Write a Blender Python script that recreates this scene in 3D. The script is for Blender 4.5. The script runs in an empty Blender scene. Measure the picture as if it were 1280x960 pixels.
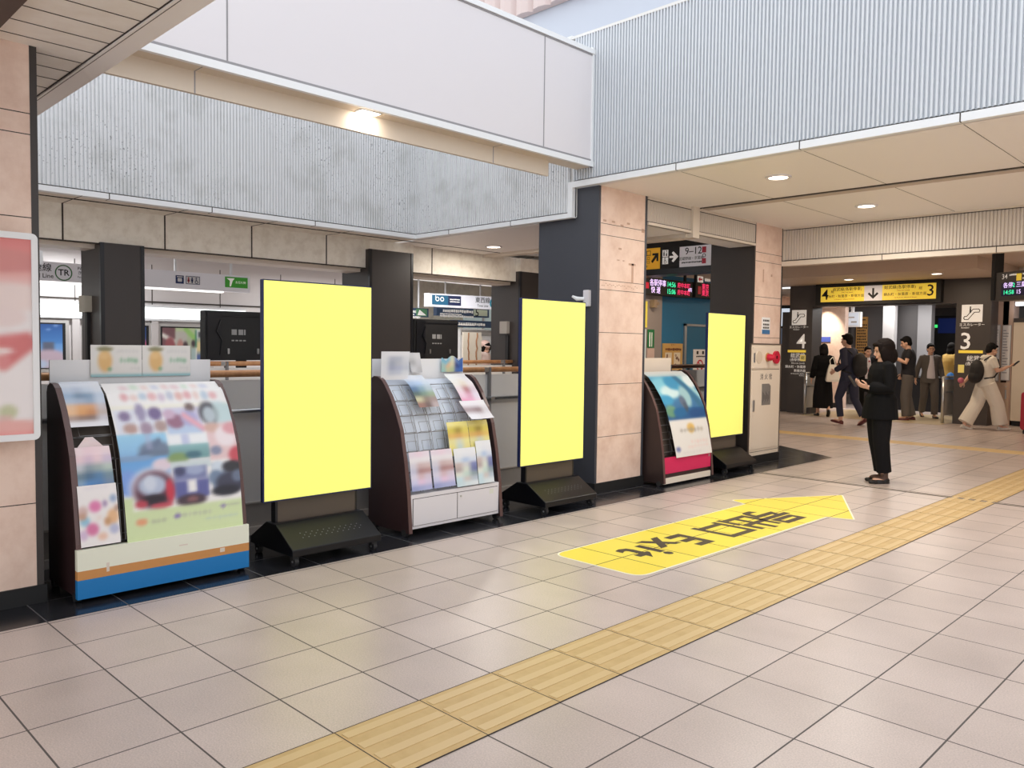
import bpy, bmesh, math, random
import numpy as np
from mathutils import Vector, Matrix
random.seed(7)
SC = bpy.context.scene
COL = SC.collection
PI = math.pi

# ------------------------------------------------------------------ camera, sky, exposure
cd = bpy.data.cameras.new('camera')
cam = bpy.data.objects.new('camera', cd); COL.objects.link(cam)
cd.sensor_fit = 'HORIZONTAL'; cd.sensor_width = 36.0
cd.lens = 36.0 * 1010.27 / 1280.0
cd.clip_start = 0.05; cd.clip_end = 200
YAW, PIT, ROL = .7827, -.0467, .0121
_f = Vector((-math.sin(YAW)*math.cos(PIT), math.cos(YAW)*math.cos(PIT), math.sin(PIT)))
_r = Vector((math.cos(YAW), math.sin(YAW), 0)); _u = _r.cross(_f)
_r2 = math.cos(ROL)*_r + math.sin(ROL)*_u; _u2 = -math.sin(ROL)*_r + math.cos(ROL)*_u
cam.matrix_world = Matrix(((_r2.x,_u2.x,-_f.x,2.512),(_r2.y,_u2.y,-_f.y,-1.619),(_r2.z,_u2.z,-_f.z,1.437),(0,0,0,1)))
SC.camera = cam

W = bpy.data.worlds.new('sky'); SC.world = W; W.use_nodes = True
_bg = W.node_tree.nodes['Background']
_bg.inputs[0].default_value = (.92, .955, 1.0, 1); _bg.inputs[1].default_value = 1.65
SC.view_settings.view_transform = 'Standard'; SC.view_settings.look = 'None'
SC.view_settings.exposure = 0.0; SC.view_settings.gamma = 1.0
SC.view_settings.use_curve_mapping = False
WARM = (1.0, .93, .84)
LAMP_W = 26.0          # power of one ceiling downlight
TUBE_E = 5.0           # emission of the white tubes and light bands

# ------------------------------------------------------------------ helpers
def lin(c):
    return tuple(((v/255)/12.92 if v/255 <= .04045 else ((v/255+.055)/1.055)**2.4) for v in c)
def hx(s): return tuple(int(s[i:i+2], 16) for i in (0, 2, 4))
MATS = {}
def mat(name, c, rough=.5, metal=0.0, spec=.5, emit=0.0, noise=None, bump=0.0, coat=0.0):
    """noise = (scale, second colour, lo, hi)"""
    if name in MATS: return MATS[name]
    m = bpy.data.materials.new(name); m.use_nodes = True; MATS[name] = m
    nt = m.node_tree; b = nt.nodes['Principled BSDF']
    b.inputs['Base Color'].default_value = (*lin(c), 1)
    b.inputs['Roughness'].default_value = rough; b.inputs['Metallic'].default_value = metal
    b.inputs['Specular IOR Level'].default_value = spec
    if coat: b.inputs['Coat Weight'].default_value = coat
    if emit:
        b.inputs['Emission Color'].default_value = (*lin(c), 1); b.inputs['Emission Strength'].default_value = emit
    if noise or bump:
        tc = nt.nodes.new('ShaderNodeNewGeometry')
        n = nt.nodes.new('ShaderNodeTexNoise'); n.inputs['Scale'].default_value = noise[0] if noise else 60
        n.inputs['Detail'].default_value = 6; n.inputs['Roughness'].default_value = .65
        nt.links.new(tc.outputs['Position'], n.inputs['Vector'])
        if noise:
            r = nt.nodes.new('ShaderNodeValToRGB')
            r.color_ramp.elements[0].position = noise[2]; r.color_ramp.elements[1].position = noise[3]
            r.color_ramp.elements[0].color = (*lin(noise[1]), 1); r.color_ramp.elements[1].color = (*lin(c), 1)
            nt.links.new(n.outputs['Fac'], r.inputs['Fac']); nt.links.new(r.outputs['Color'], b.inputs['Base Color'])
        if bump:
            bp = nt.nodes.new('ShaderNodeBump'); bp.inputs['Strength'].default_value = bump; bp.inputs['Distance'].default_value = .01
            nt.links.new(n.outputs['Fac'], bp.inputs['Height']); nt.links.new(bp.outputs['Normal'], b.inputs['Normal'])
    return m
def nd(nt, t, **kw):
    n = nt.nodes.new(t)
    for k, v in kw.items(): setattr(n, k, v)
    return n
def mth(nt, op, a, b=None, c=None):
    n = nt.nodes.new('ShaderNodeMath'); n.operation = op
    for i, v in enumerate((a, b, c)):
        if v is None: continue
        if isinstance(v, (int, float)): n.inputs[i].default_value = v
        else: nt.links.new(v, n.inputs[i])
    return n.outputs[0]
def mixc(nt, fac, a, b):
    n = nt.nodes.new('ShaderNodeMix'); n.data_type = 'RGBA'
    for i, v in ((0, fac), (6, a), (7, b)):
        if isinstance(v, (int, float)): n.inputs[i].default_value = v
        elif isinstance(v, tuple): n.inputs[i].default_value = (*v, 1)
        else: nt.links.new(v, n.inputs[i])
    return n.outputs[2]
def tiled(name, base, alt, joint, rough, tile=.4, jw=.0045, speck=.5, jx=True):
    """square stone tiles laid on the world grid, one tint per tile, dark joints"""
    m = bpy.data.materials.new(name); m.use_nodes = True; MATS[name] = m
    nt = m.node_tree; b = nt.nodes['Principled BSDF']
    g = nd(nt, 'ShaderNodeNewGeometry'); s = nd(nt, 'ShaderNodeSeparateXYZ'); nt.links.new(g.outputs['Position'], s.inputs[0])
    ux = mth(nt, 'DIVIDE', s.outputs[0], tile); uy = mth(nt, 'DIVIDE', s.outputs[1], tile)
    def jm(u):
        f = mth(nt, 'FRACT', mth(nt, 'ADD', u, .5)); d = mth(nt, 'ABSOLUTE', mth(nt, 'SUBTRACT', f, .5))
        return mth(nt, 'LESS_THAN', d, jw/2/tile)
    j = mth(nt, 'MAXIMUM', jm(ux), jm(uy)) if jx else jm(uy)
    cb = nd(nt, 'ShaderNodeCombineXYZ'); nt.links.new(mth(nt, 'FLOOR', ux), cb.inputs[0]); nt.links.new(mth(nt, 'FLOOR', uy), cb.inputs[1])
    wn = nd(nt, 'ShaderNodeTexWhiteNoise', noise_dimensions='3D'); nt.links.new(cb.outputs[0], wn.inputs['Vector'])
    c = mixc(nt, wn.outputs['Value'], lin(base), lin(alt))
    n1 = nd(nt, 'ShaderNodeTexNoise'); n1.inputs['Scale'].default_value = 160; n1.inputs['Detail'].default_value = 3
    nt.links.new(g.outputs['Position'], n1.inputs['Vector'])
    n2 = nd(nt, 'ShaderNodeTexNoise'); n2.inputs['Scale'].default_value = 2.2; n2.inputs['Detail'].default_value = 5
    nt.links.new(g.outputs['Position'], n2.inputs['Vector'])
    v = mth(nt, 'ADD', mth(nt, 'MULTIPLY', mth(nt, 'SUBTRACT', n1.outputs['Fac'], .5), speck), mth(nt, 'MULTIPLY', mth(nt, 'SUBTRACT', n2.outputs['Fac'], .5), speck*.5))
    v = mth(nt, 'ADD', v, 1.0)
    hs = nd(nt, 'ShaderNodeHueSaturation'); nt.links.new(c, hs.inputs['Color']); nt.links.new(v, hs.inputs['Value'])
    c = mixc(nt, j, hs.outputs[0], lin(joint))
    nt.links.new(c, b.inputs['Base Color'])
    rr = mth(nt, 'ADD', mth(nt, 'MULTIPLY', n2.outputs['Fac'], .12), rough-.06)
    nt.links.new(mth(nt, 'MAXIMUM', rr, mth(nt, 'MULTIPLY', j, .7)), b.inputs['Roughness'])
    b.inputs['Specular IOR Level'].default_value = .5
    return m

class Fr:
    """a face in the place: origin, right, up; the normal looks out of the face"""
    def __init__(s, o, r=(0,1,0), u=(0,0,1)):
        s.o = Vector(o); s.r = Vector(r).normalized(); s.u = Vector(u).normalized(); s.n = s.r.cross(s.u)
    def p(s, a, b, c=0.0): return s.o + s.r*a + s.u*b + s.n*c
    def m(s, a, b, c=0.0):
        o = s.p(a, b, c); r, u, n = s.r, s.u, s.n
        return Matrix(((r.x,u.x,n.x,o.x),(r.y,u.y,n.y,o.y),(r.z,u.z,n.z,o.z),(0,0,0,1)))
WF = Fr((0,0,0), (1,0,0), (0,1,0))          # the floor: a = X, b = Y, c = height
def FX(x, y=0, z=0): return Fr((x,y,z), (0,1,0))      # a face that looks to +X
def FY(y, x=0, z=0): return Fr((x,y,z), (1,0,0))      # a face that looks to -Y

def ell_ring(c, a, b, ax, ay, n):
    return [c + ax*(a*math.cos(2*PI*i/n)) + ay*(b*math.sin(2*PI*i/n)) for i in range(n)]
class MB:
    def __init__(s): s.bm = bmesh.new(); s.k = 0
    def f(s, vs):
        try: fa = s.bm.faces.new(vs)
        except ValueError: return None
        fa.material_index = s.k; return fa
    def box(s, a0, a1, b0, b1, c0, c1, fr=WF):
        v = [s.bm.verts.new(fr.p(a, b, c)) for c in (c0, c1) for b in (b0, b1) for a in (a0, a1)]
        for q in ((0,2,3,1),(4,5,7,6),(0,1,5,4),(2,6,7,3),(0,4,6,2),(1,3,7,5)): s.f([v[i] for i in q])
        return s
    def poly(s, pts, c0, c1, fr=WF):
        """outline pts (a, b) pushed out from c0 to c1"""
        lo = [s.bm.verts.new(fr.p(a, b, c0)) for a, b in pts]; hi = [s.bm.verts.new(fr.p(a, b, c1)) for a, b in pts]
        s.f(lo[::-1]); s.f(hi); n = len(pts)
        for i in range(n): s.f([lo[i], lo[(i+1)%n], hi[(i+1)%n], hi[i]])
        return s
    def rbox(s, a0, a1, b0, b1, c0, c1, r, fr=WF, n=4):
        pts = []
        for cx, cy, t in ((a1-r,b0+r,-.5),(a1-r,b1-r,0),(a0+r,b1-r,.5),(a0+r,b0+r,1)):
            for i in range(n+1): an = PI*(t+.5*i/n); pts.append((cx+r*math.cos(an), cy+r*math.sin(an)))
        return s.poly(pts, c0, c1, fr)
    def disc(s, a, b, r, c0, c1, fr=WF, n=20, rb=None):
        return s.poly([(a+r*math.cos(2*PI*i/n), b+(rb or r)*math.sin(2*PI*i/n)) for i in range(n)], c0, c1, fr)
    def ring(s, a, b, r0, r1, c0, c1, fr=WF, n=24):
        L = [[s.bm.verts.new(fr.p(a+r*math.cos(2*PI*i/n), b+r*math.sin(2*PI*i/n), c)) for i in range(n)] for r, c in ((r0,c0),(r1,c0),(r1,c1),(r0,c1))]
        for k in range(4):
            A, B = L[k], L[(k+1)%4]
            for i in range(n): s.f([A[i], A[(i+1)%n], B[(i+1)%n], B[i]])
        return s
    def loft(s, rings):
        """rings of Vectors, closed and capped"""
        R = [[s.bm.verts.new(p) for p in r] for r in rings]; n = len(R[0])
        s.f(R[0][::-1]); s.f(R[-1])
        for A, B in zip(R, R[1:]):
            for i in range(n): s.f([A[i], A[(i+1)%n], B[(i+1)%n], B[i]])
        return s
    def tube(s, pts, rad, n=8, dome=False):
        P = [Vector(p) for p in pts]; m = len(P)
        R = rad if isinstance(rad, (list, tuple)) else [rad]*m
        T = [(P[min(i+1,m-1)]-P[max(i-1,0)]).normalized() for i in range(m)]
        ref = Vector((0,0,1)) if abs(T[0].z) < .9 else Vector((1,0,0))
        ax = T[0].cross(ref).normalized(); rings = []
        for i in range(m):
            ax = (ax - T[i]*ax.dot(T[i])).normalized(); ay = T[i].cross(ax)
            if dome and i == 0:
                for k in (.35, .75): rings.append(ell_ring(P[0]-T[0]*R[0]*(1-k)*.9, R[0]*math.sin(k*PI/2), R[0]*math.sin(k*PI/2), ax, ay, n))
            rings.append(ell_ring(P[i], R[i], R[i], ax, ay, n))
            if dome and i == m-1:
                for k in (.75, .35): rings.append(ell_ring(P[i]+T[i]*R[i]*(1-k)*.9, R[i]*math.sin(k*PI/2), R[i]*math.sin(k*PI/2), ax, ay, n))
        return s.loft(rings)
    def cyl(s, p0, p1, r, n=12): return s.tube([p0, p1], r, n)
    def ell(s, c, rx, ry, rz, M=None, n=14, k=9):
        c = Vector(c); M = M or Matrix.Identity(3); rings = []
        for i in range(k):
            t = PI*(i+.5)/k if 0 < i < k-1 else (PI*.02 if i == 0 else PI*.98)
            rings.append([c + M @ Vector((rx*math.sin(t)*math.cos(2*PI*j/n), ry*math.sin(t)*math.sin(2*PI*j/n), -rz*math.cos(t))) for j in range(n)])
        return s.loft(rings)
    def mesh(s, me, M):
        base = [s.bm.verts.new(M @ v.co) for v in me.vertices]
        for p in me.polygons: s.f([base[i] for i in p.vertices])
        return s
    def txt(s, t, size, fr, a, b, c=.004, align='CENTER', sx=1.0, off=.006):
        return s.mesh(text_mesh(t, align, off), fr.m(a, b, c) @ Matrix.Diagonal((size*sx, size, size, 1)))
    def build(s, name, m, parent=None, smooth=False, bevel=0.0, keep=False):
        bm = s.bm
        if not keep: bmesh.ops.recalc_face_normals(bm, faces=bm.faces)
        off = Vector((0,0,0)); q = parent
        while q is not None: off += q.location; q = q.parent
        if off.length: bmesh.ops.translate(bm, vec=-off, verts=bm.verts)
        me = bpy.data.meshes.new(name); bm.to_mesh(me); bm.free()
        for x in (m if isinstance(m, (list, tuple)) else [m]): me.materials.append(x)
        if smooth:
            for p in me.polygons: p.use_smooth = True
        o = bpy.data.objects.new(name, me); COL.objects.link(o)
        if parent is not None: o.parent = parent
        if bevel:
            bv = o.modifiers.new('b', 'BEVEL'); bv.width = bevel; bv.segments = 2; bv.limit_method = 'ANGLE'
        return o
_TXT = {}
def text_mesh(t, align, off=0.0):
    if (t, align, off) not in _TXT:
        cu = bpy.data.curves.new('t', 'FONT'); cu.body = t; cu.size = 1.0; cu.align_x = align; cu.align_y = 'CENTER'; cu.resolution_u = 2; cu.offset = off
        o = bpy.data.objects.new('t', cu); COL.objects.link(o)
        dg = bpy.context.evaluated_depsgraph_get()
        me = bpy.data.meshes.new_from_object(o.evaluated_get(dg))
        bpy.data.objects.remove(o); bpy.data.curves.remove(cu); _TXT[(t, align, off)] = me
    return _TXT[(t, align, off)]
def tag(o, label=None, cat=None, group=None, kind=None):
    if label: o['label'] = label
    if cat: o['category'] = cat
    if group: o['group'] = group
    if kind: o['kind'] = kind
    return o
def thing(name, label, cat, loc=(0,0,0), group=None):
    o = bpy.data.objects.new(name, None); COL.objects.link(o); o.location = loc; o.empty_display_size = .1
    return tag(o, label, cat, group)
def struct(name, mb, m, **k): return tag(mb.build(name, m, **k), kind='structure')
def dup(root, loc, rz=None, label=None):
    r = root.copy(); COL.objects.link(r); r.location = loc
    if rz is not None: r.rotation_euler = (0,0,rz)
    if label: r['label'] = label
    def rec(src, dst):
        for ch in list(src.children):
            c = ch.copy(); COL.objects.link(c); c.parent = dst; rec(ch, c)
    rec(root, r); return r
def lamp(name, loc, size, power, color, parent=None, rot=(0,0,0), shape='DISK', sy=None):
    l = bpy.data.lights.new(name, 'AREA'); l.shape = shape; l.size = size; l.energy = power; l.color = color
    if sy: l.size_y = sy
    o = bpy.data.objects.new(name, l); COL.objects.link(o); o.location = loc; o.rotation_euler = rot
    if parent is not None: o.parent = parent; o.location = Vector(loc) - parent.location
    return o
def corrug(mb, fr, a0, a1, b0, b1, pitch=.033, d=.012, wide=.55, skew=.12):
    """upright ribs pressed into sheet metal"""
    n = max(1, round((a1-a0)/pitch)); p = (a1-a0)/n; prof = []
    for i in range(n):
        x = a0+i*p
        prof += [(x, 0), (x+p*skew, d), (x+p*(skew+wide), d), (x+p*(2*skew+wide), 0)]
    prof.append((a1, 0))
    lo = [mb.bm.verts.new(fr.p(a, b0, c)) for a, c in prof]; hi = [mb.bm.verts.new(fr.p(a, b1, c)) for a, c in prof]
    for i in range(len(prof)-1): mb.f([lo[i], lo[i+1], hi[i+1], hi[i]])
    return mb
def printed(mb, pf, rows, na=None, nb=None):
    """a printed sheet: pf(s, t) gives the point for s, t in 0..1 (t from the top down); rows = colours of the print"""
    if isinstance(rows, np.ndarray):
        lay = mb.bm.verts.layers.float_color.get('Col') or mb.bm.verts.layers.float_color.new('Col'); H, Wd = rows.shape[:2]
        L = np.where(rows/255 <= .04045, rows/255/12.92, ((rows/255+.055)/1.055)**2.4); V = []
        for j in range(H):
            V.append([])
            for i in range(Wd): v = mb.bm.verts.new(pf(i/(Wd-1), j/(H-1))); v[lay] = (*[float(x) for x in L[j, i]], 1); V[-1].append(v)
        for j in range(H-1):
            for i in range(Wd-1): mb.f([V[j+1][i], V[j+1][i+1], V[j][i+1], V[j][i]])
        return mb
    H, Wd = len(rows), len(rows[0]); na = na or Wd*3; nb = nb or H*3
    lay = mb.bm.verts.layers.float_color.get('Col') or mb.bm.verts.layers.float_color.new('Col')
    C = [[lin(hx(c)) for c in r] for r in rows]; V = []
    for j in range(nb+1):
        row = []
        for i in range(na+1):
            s, t = i/na, j/nb; v = mb.bm.verts.new(pf(s, t))
            x = min(max(s*Wd-.5, 0), Wd-1); y = min(max(t*H-.5, 0), H-1)
            x0, y0 = int(x), int(y); x1, y1 = min(x0+1, Wd-1), min(y0+1, H-1); fx, fy = x-x0, y-y0
            fx = fx*fx*(3-2*fx); fy = fy*fy*(3-2*fy)
            c = [(C[y0][x0][k]*(1-fx)+C[y0][x1][k]*fx)*(1-fy)+(C[y1][x0][k]*(1-fx)+C[y1][x1][k]*fx)*fy for k in range(3)]
            v[lay] = (*c, 1); row.append(v)
        V.append(row)
    for j in range(nb):
        for i in range(na): mb.f([V[j+1][i], V[j+1][i+1], V[j][i+1], V[j][i]])
    return mb
class Paint:
    """a soft printed picture on a small colour grid"""
    def __init__(s, w, h, bg):
        s.a = np.zeros((h, w, 3)) + np.array(hx(bg), float); s.w, s.h = w, h
        s.X, s.Y = np.meshgrid((np.arange(w)+.5)/w, (np.arange(h)+.5)/h)
    def _mix(s, m, c, o=1.0): m = np.clip(m, 0, 1)[..., None]*o; s.a = s.a*(1-m) + np.array(hx(c), float)*m; return s
    def rect(s, x0, y0, x1, y1, c, o=1.0, e=.012):
        m = np.clip((s.X-x0)/e+.5, 0, 1)*np.clip((x1-s.X)/e+.5, 0, 1)*np.clip((s.Y-y0)/e+.5, 0, 1)*np.clip((y1-s.Y)/e+.5, 0, 1); return s._mix(m, c, o)
    def ell(s, x, y, rx, ry, c, o=1.0, e=.35):
        d = np.sqrt(((s.X-x)/rx)**2+((s.Y-y)/ry)**2); return s._mix((1-d)/e+.5, c, o)
    def grad(s, x0, y0, x1, y1, c0, c1):
        t = np.clip((s.Y-y0)/(y1-y0), 0, 1)[..., None]; col = np.array(hx(c0), float)*(1-t)+np.array(hx(c1), float)*t
        m = ((s.X >= x0) & (s.X <= x1) & (s.Y >= y0) & (s.Y <= y1))[..., None]; s.a = np.where(m, col, s.a); return s
    def line(s, x0, y0, x1, y1, w, c, o=1.0):
        d = np.array((x1-x0, y1-y0)); L = (d**2).sum(); t = np.clip(((s.X-x0)*d[0]+(s.Y-y0)*d[1])/L, 0, 1)
        r = np.hypot(s.X-x0-t*d[0], (s.Y-y0-t*d[1])); return s._mix((w-r)/(w*.6)+.5, c, o)
    def words(s, x0, x1, y, h, cols, n, seed=1, o=.6):
        r = random.Random(seed)
        for i in range(n): s.ell(x0+(x1-x0)*(i+.5)/n, y+r.uniform(-.1,.1)*h, (x1-x0)/n*r.uniform(.3,.48), h*r.uniform(.35,.55), cols[i % len(cols)], o, .6)
        return s
    def soft(s, n=1):
        for _ in range(n):
            p = np.pad(s.a, ((1,1),(1,1),(0,0)), 'edge'); s.a = (p[:-2,1:-1]+p[2:,1:-1]+p[1:-1,:-2]+p[1:-1,2:]+2*p[1:-1,1:-1])/6
        return s.a
def print_mat(name='printed_paper', rough=.45, emit=0.0):
    if name in MATS: return MATS[name]
    m = bpy.data.materials.new(name); m.use_nodes = True; MATS[name] = m; nt = m.node_tree; b = nt.nodes['Principled BSDF']
    a = nt.nodes.new('ShaderNodeVertexColor'); a.layer_name = 'Col'; nt.links.new(a.outputs[0], b.inputs['Base Color'])
    b.inputs['Roughness'].default_value = rough
    if emit: nt.links.new(a.outputs[0], b.inputs['Emission Color']); b.inputs['Emission Strength'].default_value = emit
    return m
def remesh(mb, name, m, parent, voxel=.008, smooth=3, dec=None):
    o = mb.build(name, m, parent)
    r = o.modifiers.new('r', 'REMESH'); r.mode = 'VOXEL'; r.voxel_size = voxel
    if smooth: s = o.modifiers.new('s', 'SMOOTH'); s.factor = .5; s.iterations = smooth
    dg = bpy.context.evaluated_depsgraph_get()
    me = bpy.data.meshes.new_from_object(o.evaluated_get(dg)); me.name = name
    old = o.data; o.modifiers.clear(); o.data = me; bpy.data.meshes.remove(old)
    if not me.materials: me.materials.append(m)
    for p in me.polygons: p.use_smooth = True
    return o
# ------------------------------------------------------------------ materials
M_FLOOR = tiled('floor_tiles', (204,189,182), (195,180,173), (84,77,74), .33, jw=.007, speck=.75)
M_GRAN = tiled('black_granite', (30,31,36), (42,43,48), (88,88,90), .2, jw=.006, speck=.7)
M_TRAV = mat('pink_travertine', (238,212,196), .5, noise=(5, (220,188,170), .30, .6), bump=.05)
M_DARK = mat('charcoal_cladding', (66,68,76), .45)
M_DARKW = mat('dark_brown_cladding', (58,52,50), .45)
M_CREAM = mat('cream_soffit_paint', (246,240,236), .45)
M_CREAM2 = mat('weathered_cream_panel', (240,232,218), .55, noise=(9, (226,216,200), .35, .55))
M_JOINT = mat('dark_joint', (62,54,48), .8)
M_WHITE = mat('white_enamel_panel', (226,222,225), .35)
M_TRIM = mat('silver_trim', (238,240,242), .4)
M_TRIMW = mat('warm_trim', (218,206,192), .45)
M_CORR = mat('ribbed_metal', (216,220,225), .42, metal=.05)
M_CORRL = mat('stained_ribbed_metal', (232,234,236), .45, noise=(2.6, (214,216,216), .30, .50))
def speckle(m, c):
    nt = m.node_tree; b = nt.nodes['Principled BSDF']; src = b.inputs['Base Color'].links[0].from_socket
    g = nd(nt, 'ShaderNodeNewGeometry')
    def nz(sc, lo, hi):
        n = nd(nt, 'ShaderNodeTexNoise'); n.inputs['Scale'].default_value = sc; n.inputs['Detail'].default_value = 3; nt.links.new(g.outputs['Position'], n.inputs['Vector'])
        r = nd(nt, 'ShaderNodeMapRange'); r.inputs['From Min'].default_value = lo; r.inputs['From Max'].default_value = hi; nt.links.new(n.outputs['Fac'], r.inputs['Value']); return r.outputs[0]
    f = mth(nt, 'MULTIPLY', nz(48, .62, .70), nz(1.3, .48, .62))
    nt.links.new(mixc(nt, mth(nt, 'MULTIPLY', f, .8), src, lin(c)), b.inputs['Base Color'])
speckle(M_CORRL, (96,98,104))
M_CORRW = mat('warm_ribbed_metal', (208,198,188), .5)
M_PALE = mat('pale_upper_wall', (200,206,218), .6)
M_PINKL = mat('pinkish_louver', (214,196,192), .6)
M_DUMMY = None
M_CEIL = mat('ceiling_panel', (246,240,232), .55, noise=(6, (240,232,222), .35, .6))
M_BLACK = mat('black_metal', (15,17,24), .32)
M_BLACKM = mat('matt_black', (22,22,24), .6)
M_CHROME = mat('brushed_steel', (196,198,200), .3, metal=.9)
M_WOOD = mat('oiled_wood_rail', (212,156,108), .4, noise=(14, (190,132,86), .3, .6))
M_WOODD = mat('dark_wood_rail', (104,62,44), .4)
M_GREYP = mat('grey_infill_panel', (230,228,225), .45)
M_GREYP2 = mat('grey_lower_panel', (166,160,154), .45)
M_MAROON = mat('dark_maroon_laminate', (52,32,33), .4)
M_YELLOW = mat('yellow_screen', (253,251,128), .6, emit=.34)
M_GLOW = mat('lamp_glow', (255,240,215), .5, emit=9.0)
M_TUBE = mat('white_tube_glow', (246,250,255), .5, emit=TUBE_E)
M_BAND = mat('light_band_glow', (244,252,248), .5, emit=2.2)
M_TACT = mat('tactile_yellow', (210,180,126), .5, noise=(7, (200,168,114), .35, .6))
M_ARROW = None
M_PAPER = mat('white_board', (240,240,242), .5)
M_INK = mat('black_ink', (26,24,24), .6)
M_WINK = mat('white_lettering', (244,240,234), .5, emit=.25)
M_SIGNY = mat('lit_yellow_sign', (233,200,70), .5, emit=.45)
M_RED = mat('red_paint', (206,26,60), .35)
M_BLUEW = mat('blue_wall_paint', (26,112,160), .5)
M_PRINT = print_mat()

# ------------------------------------------------------------------ the setting
struct('floor', MB().box(-14, 9, -6, 27, -.12, 0), M_FLOOR)
b = MB(); b.poly([(-3.12,-3), (-2.03,-3), (-2.03,9.05), (-3.12,9.75)], .0005, .002); struct('trim_1', b, M_GRAN)
b = MB()
for y in (7.035, 7.085): b.box(-2.03, 8.9, y-.011, y+.011, .0005, .0035)
b.k = 1; b.box(-2.03, 8.9, 7.048, 7.072, .0005, .0030)
struct('trim_2', b, [M_JOINT, M_TRIMW])
# ceilings
b = MB(); b.box(-2.46, 9, 4.53, 8.36, 3.0, 3.1); b.k = 1
b.box(-2.46, 9, 6.27, 6.30, 2.992, 3.0); b.k = 2; b.box(-2.40, 9, 6.30, 6.42, 2.985, 3.0); b.k = 1
for x in (-1.55, -.42, .72, 1.85, 3.0): b.box(x, x+.004, 4.56, 8.3, 2.9985, 3.0)
struct('ceiling_concourse', b, [M_CREAM, M_JOINT, mat('joint_cover', (196,180,168), .55)])
b = MB(); b.box(-14, 9, -6, .03, 3.0, 3.1); b.k = 1
for k in range(-9, 46): b.box(-7+k*.215, -7+k*.215+.004, -6, -.06, 2.997, 3.0)
b.box(-5.2, 9, -.06, -.054, 2.996, 3.0); b.k = 2; b.box(-5.2, 9, -.054, .07, 2.988, 3.0); b.box(-5.2, 9, .03, .07, 3.0, 3.3)
b.k = 1; b.box(-5.2, 9, -.040, -.037, 2.9865, 2.988)
struct('ceiling_entrance', b, [M_CEIL, M_JOINT, M_CREAM])
b = MB(); b.box(-14, -5.8, -6, 8.36, 2.78, 2.9); b.k = 1
for k in range(26):
    y0 = -2+k*.42; b.poly([(-10, y0+1.2), (-10, y0+1.212), (-5.9, y0+.037), (-5.9, y0+.025)], 2.775, 2.78)
struct('ceiling_platform', b, [mat('grey_ceiling_strip', (214,210,206), .6), M_JOINT])
struct('ceiling_side', MB().box(-9.8, -3.26, 4.6, 6.5, 2.71, 2.80).box(-3.26, -2.47, 5.34, 6.5, 2.71, 2.80).box(-2.80, -2.47, 6.5, 7.59, 2.71, 2.80).box(-12, -2.47, 6.5, 8.36, 3.1, 3.2), M_CREAM)
b = MB(); b.box(-12, 9, 8.36, 14, 3.1, 3.2).box(-12, -1.75, 14, 16.2, 2.88, 2.98).box(-12, -1.75, 13.95, 14, 2.88, 3.1).box(-1.75, -1.7, 13.95, 20, 2.88, 3.1).box(-1.7, 9, 14, 24, 3.1, 3.2)
struct('ceiling_back', b, mat('back_soffit', (214,192,172), .55))
struct('trim_6', MB().box(-2.37, 9, -.95, -.54, 2.965, 2.998), mat('brown_strip', (74,58,52), .5))
# light well: ribbed walls round the opening
F45 = FY(4.5)
b = MB(); corrug(b, F45, -2.74, 9, 3.07, 4.44, d=.024, wide=.40)
b.k = 3; b.box(-2.80, 9, 4.475, 4.6, 4.44, 4.465); b.k = 1; b.box(-2.74, 9, 4.47, 4.54, 3.0, 3.058); b.k = 2; b.box(-2.74, 9, 4.49, 4.54, 3.058, 3.068)
b.k = 1
for x in (-2.62, -.86, .62, 2.1): pass
b.k = 2
for x in (-1.55, -.42, .72, 1.85): b.box(x, x+.008, 4.4685, 4.5, 2.999, 3.058)
b.k = 3; b.box(-2.74, 9, 4.515, 4.6, 3.06, 4.44)
struct('wall_fascia', b, [M_CORR, M_TRIM, M_JOINT, M_GREYP])
b = MB(); corrug(b, F45, -5.24, -2.80, 2.77, 4.44, d=.018, wide=.46)
b.k = 1; b.box(-5.24, -2.74, 4.47, 4.53, 2.71, 2.758); b.box(-2.80, -2.74, 4.47, 4.53, 2.758, 3.058); b.box(-5.3, -2.8, 4.5, 4.6, 4.44, 4.49); b.k = 2
b.box(-5.24, -2.8, 4.49, 4.53, 2.758, 2.768)
for x in (-4.6, -3.6): b.box(x, x+.008, 4.4685, 4.5, 2.709, 2.758)
b.k = 3; b.box(-5.24, -2.74, 4.515, 4.6, 2.72, 4.44)
struct('wall_step', b, [M_CORRL, M_TRIM, M_JOINT, M_GREYP])
FL = FX(-5.24)
b = MB(); corrug(b, FL, -6, 4.5, 2.77, 4.44, d=.018, wide=.46)
b.k = 1; b.box(-5.30, -5.21, -6, 4.53, 2.71, 2.758); b.box(-5.32, -5.22, -6, 4.53, 4.44, 4.49); b.k = 2; b.box(-5.28, -5.23, -6, 4.5, 2.758, 2.768)
for y in (1.0, 1.95, 3.1): b.box(-5.3, -5.208, y, y+.008, 2.709, 2.758)
b.k = 3; b.box(-5.4, -5.255, -6, 4.6, 2.72, 4.44)
struct('wall_left', b, [M_CORRL, M_TRIM, M_JOINT, M_GREYP])
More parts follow.
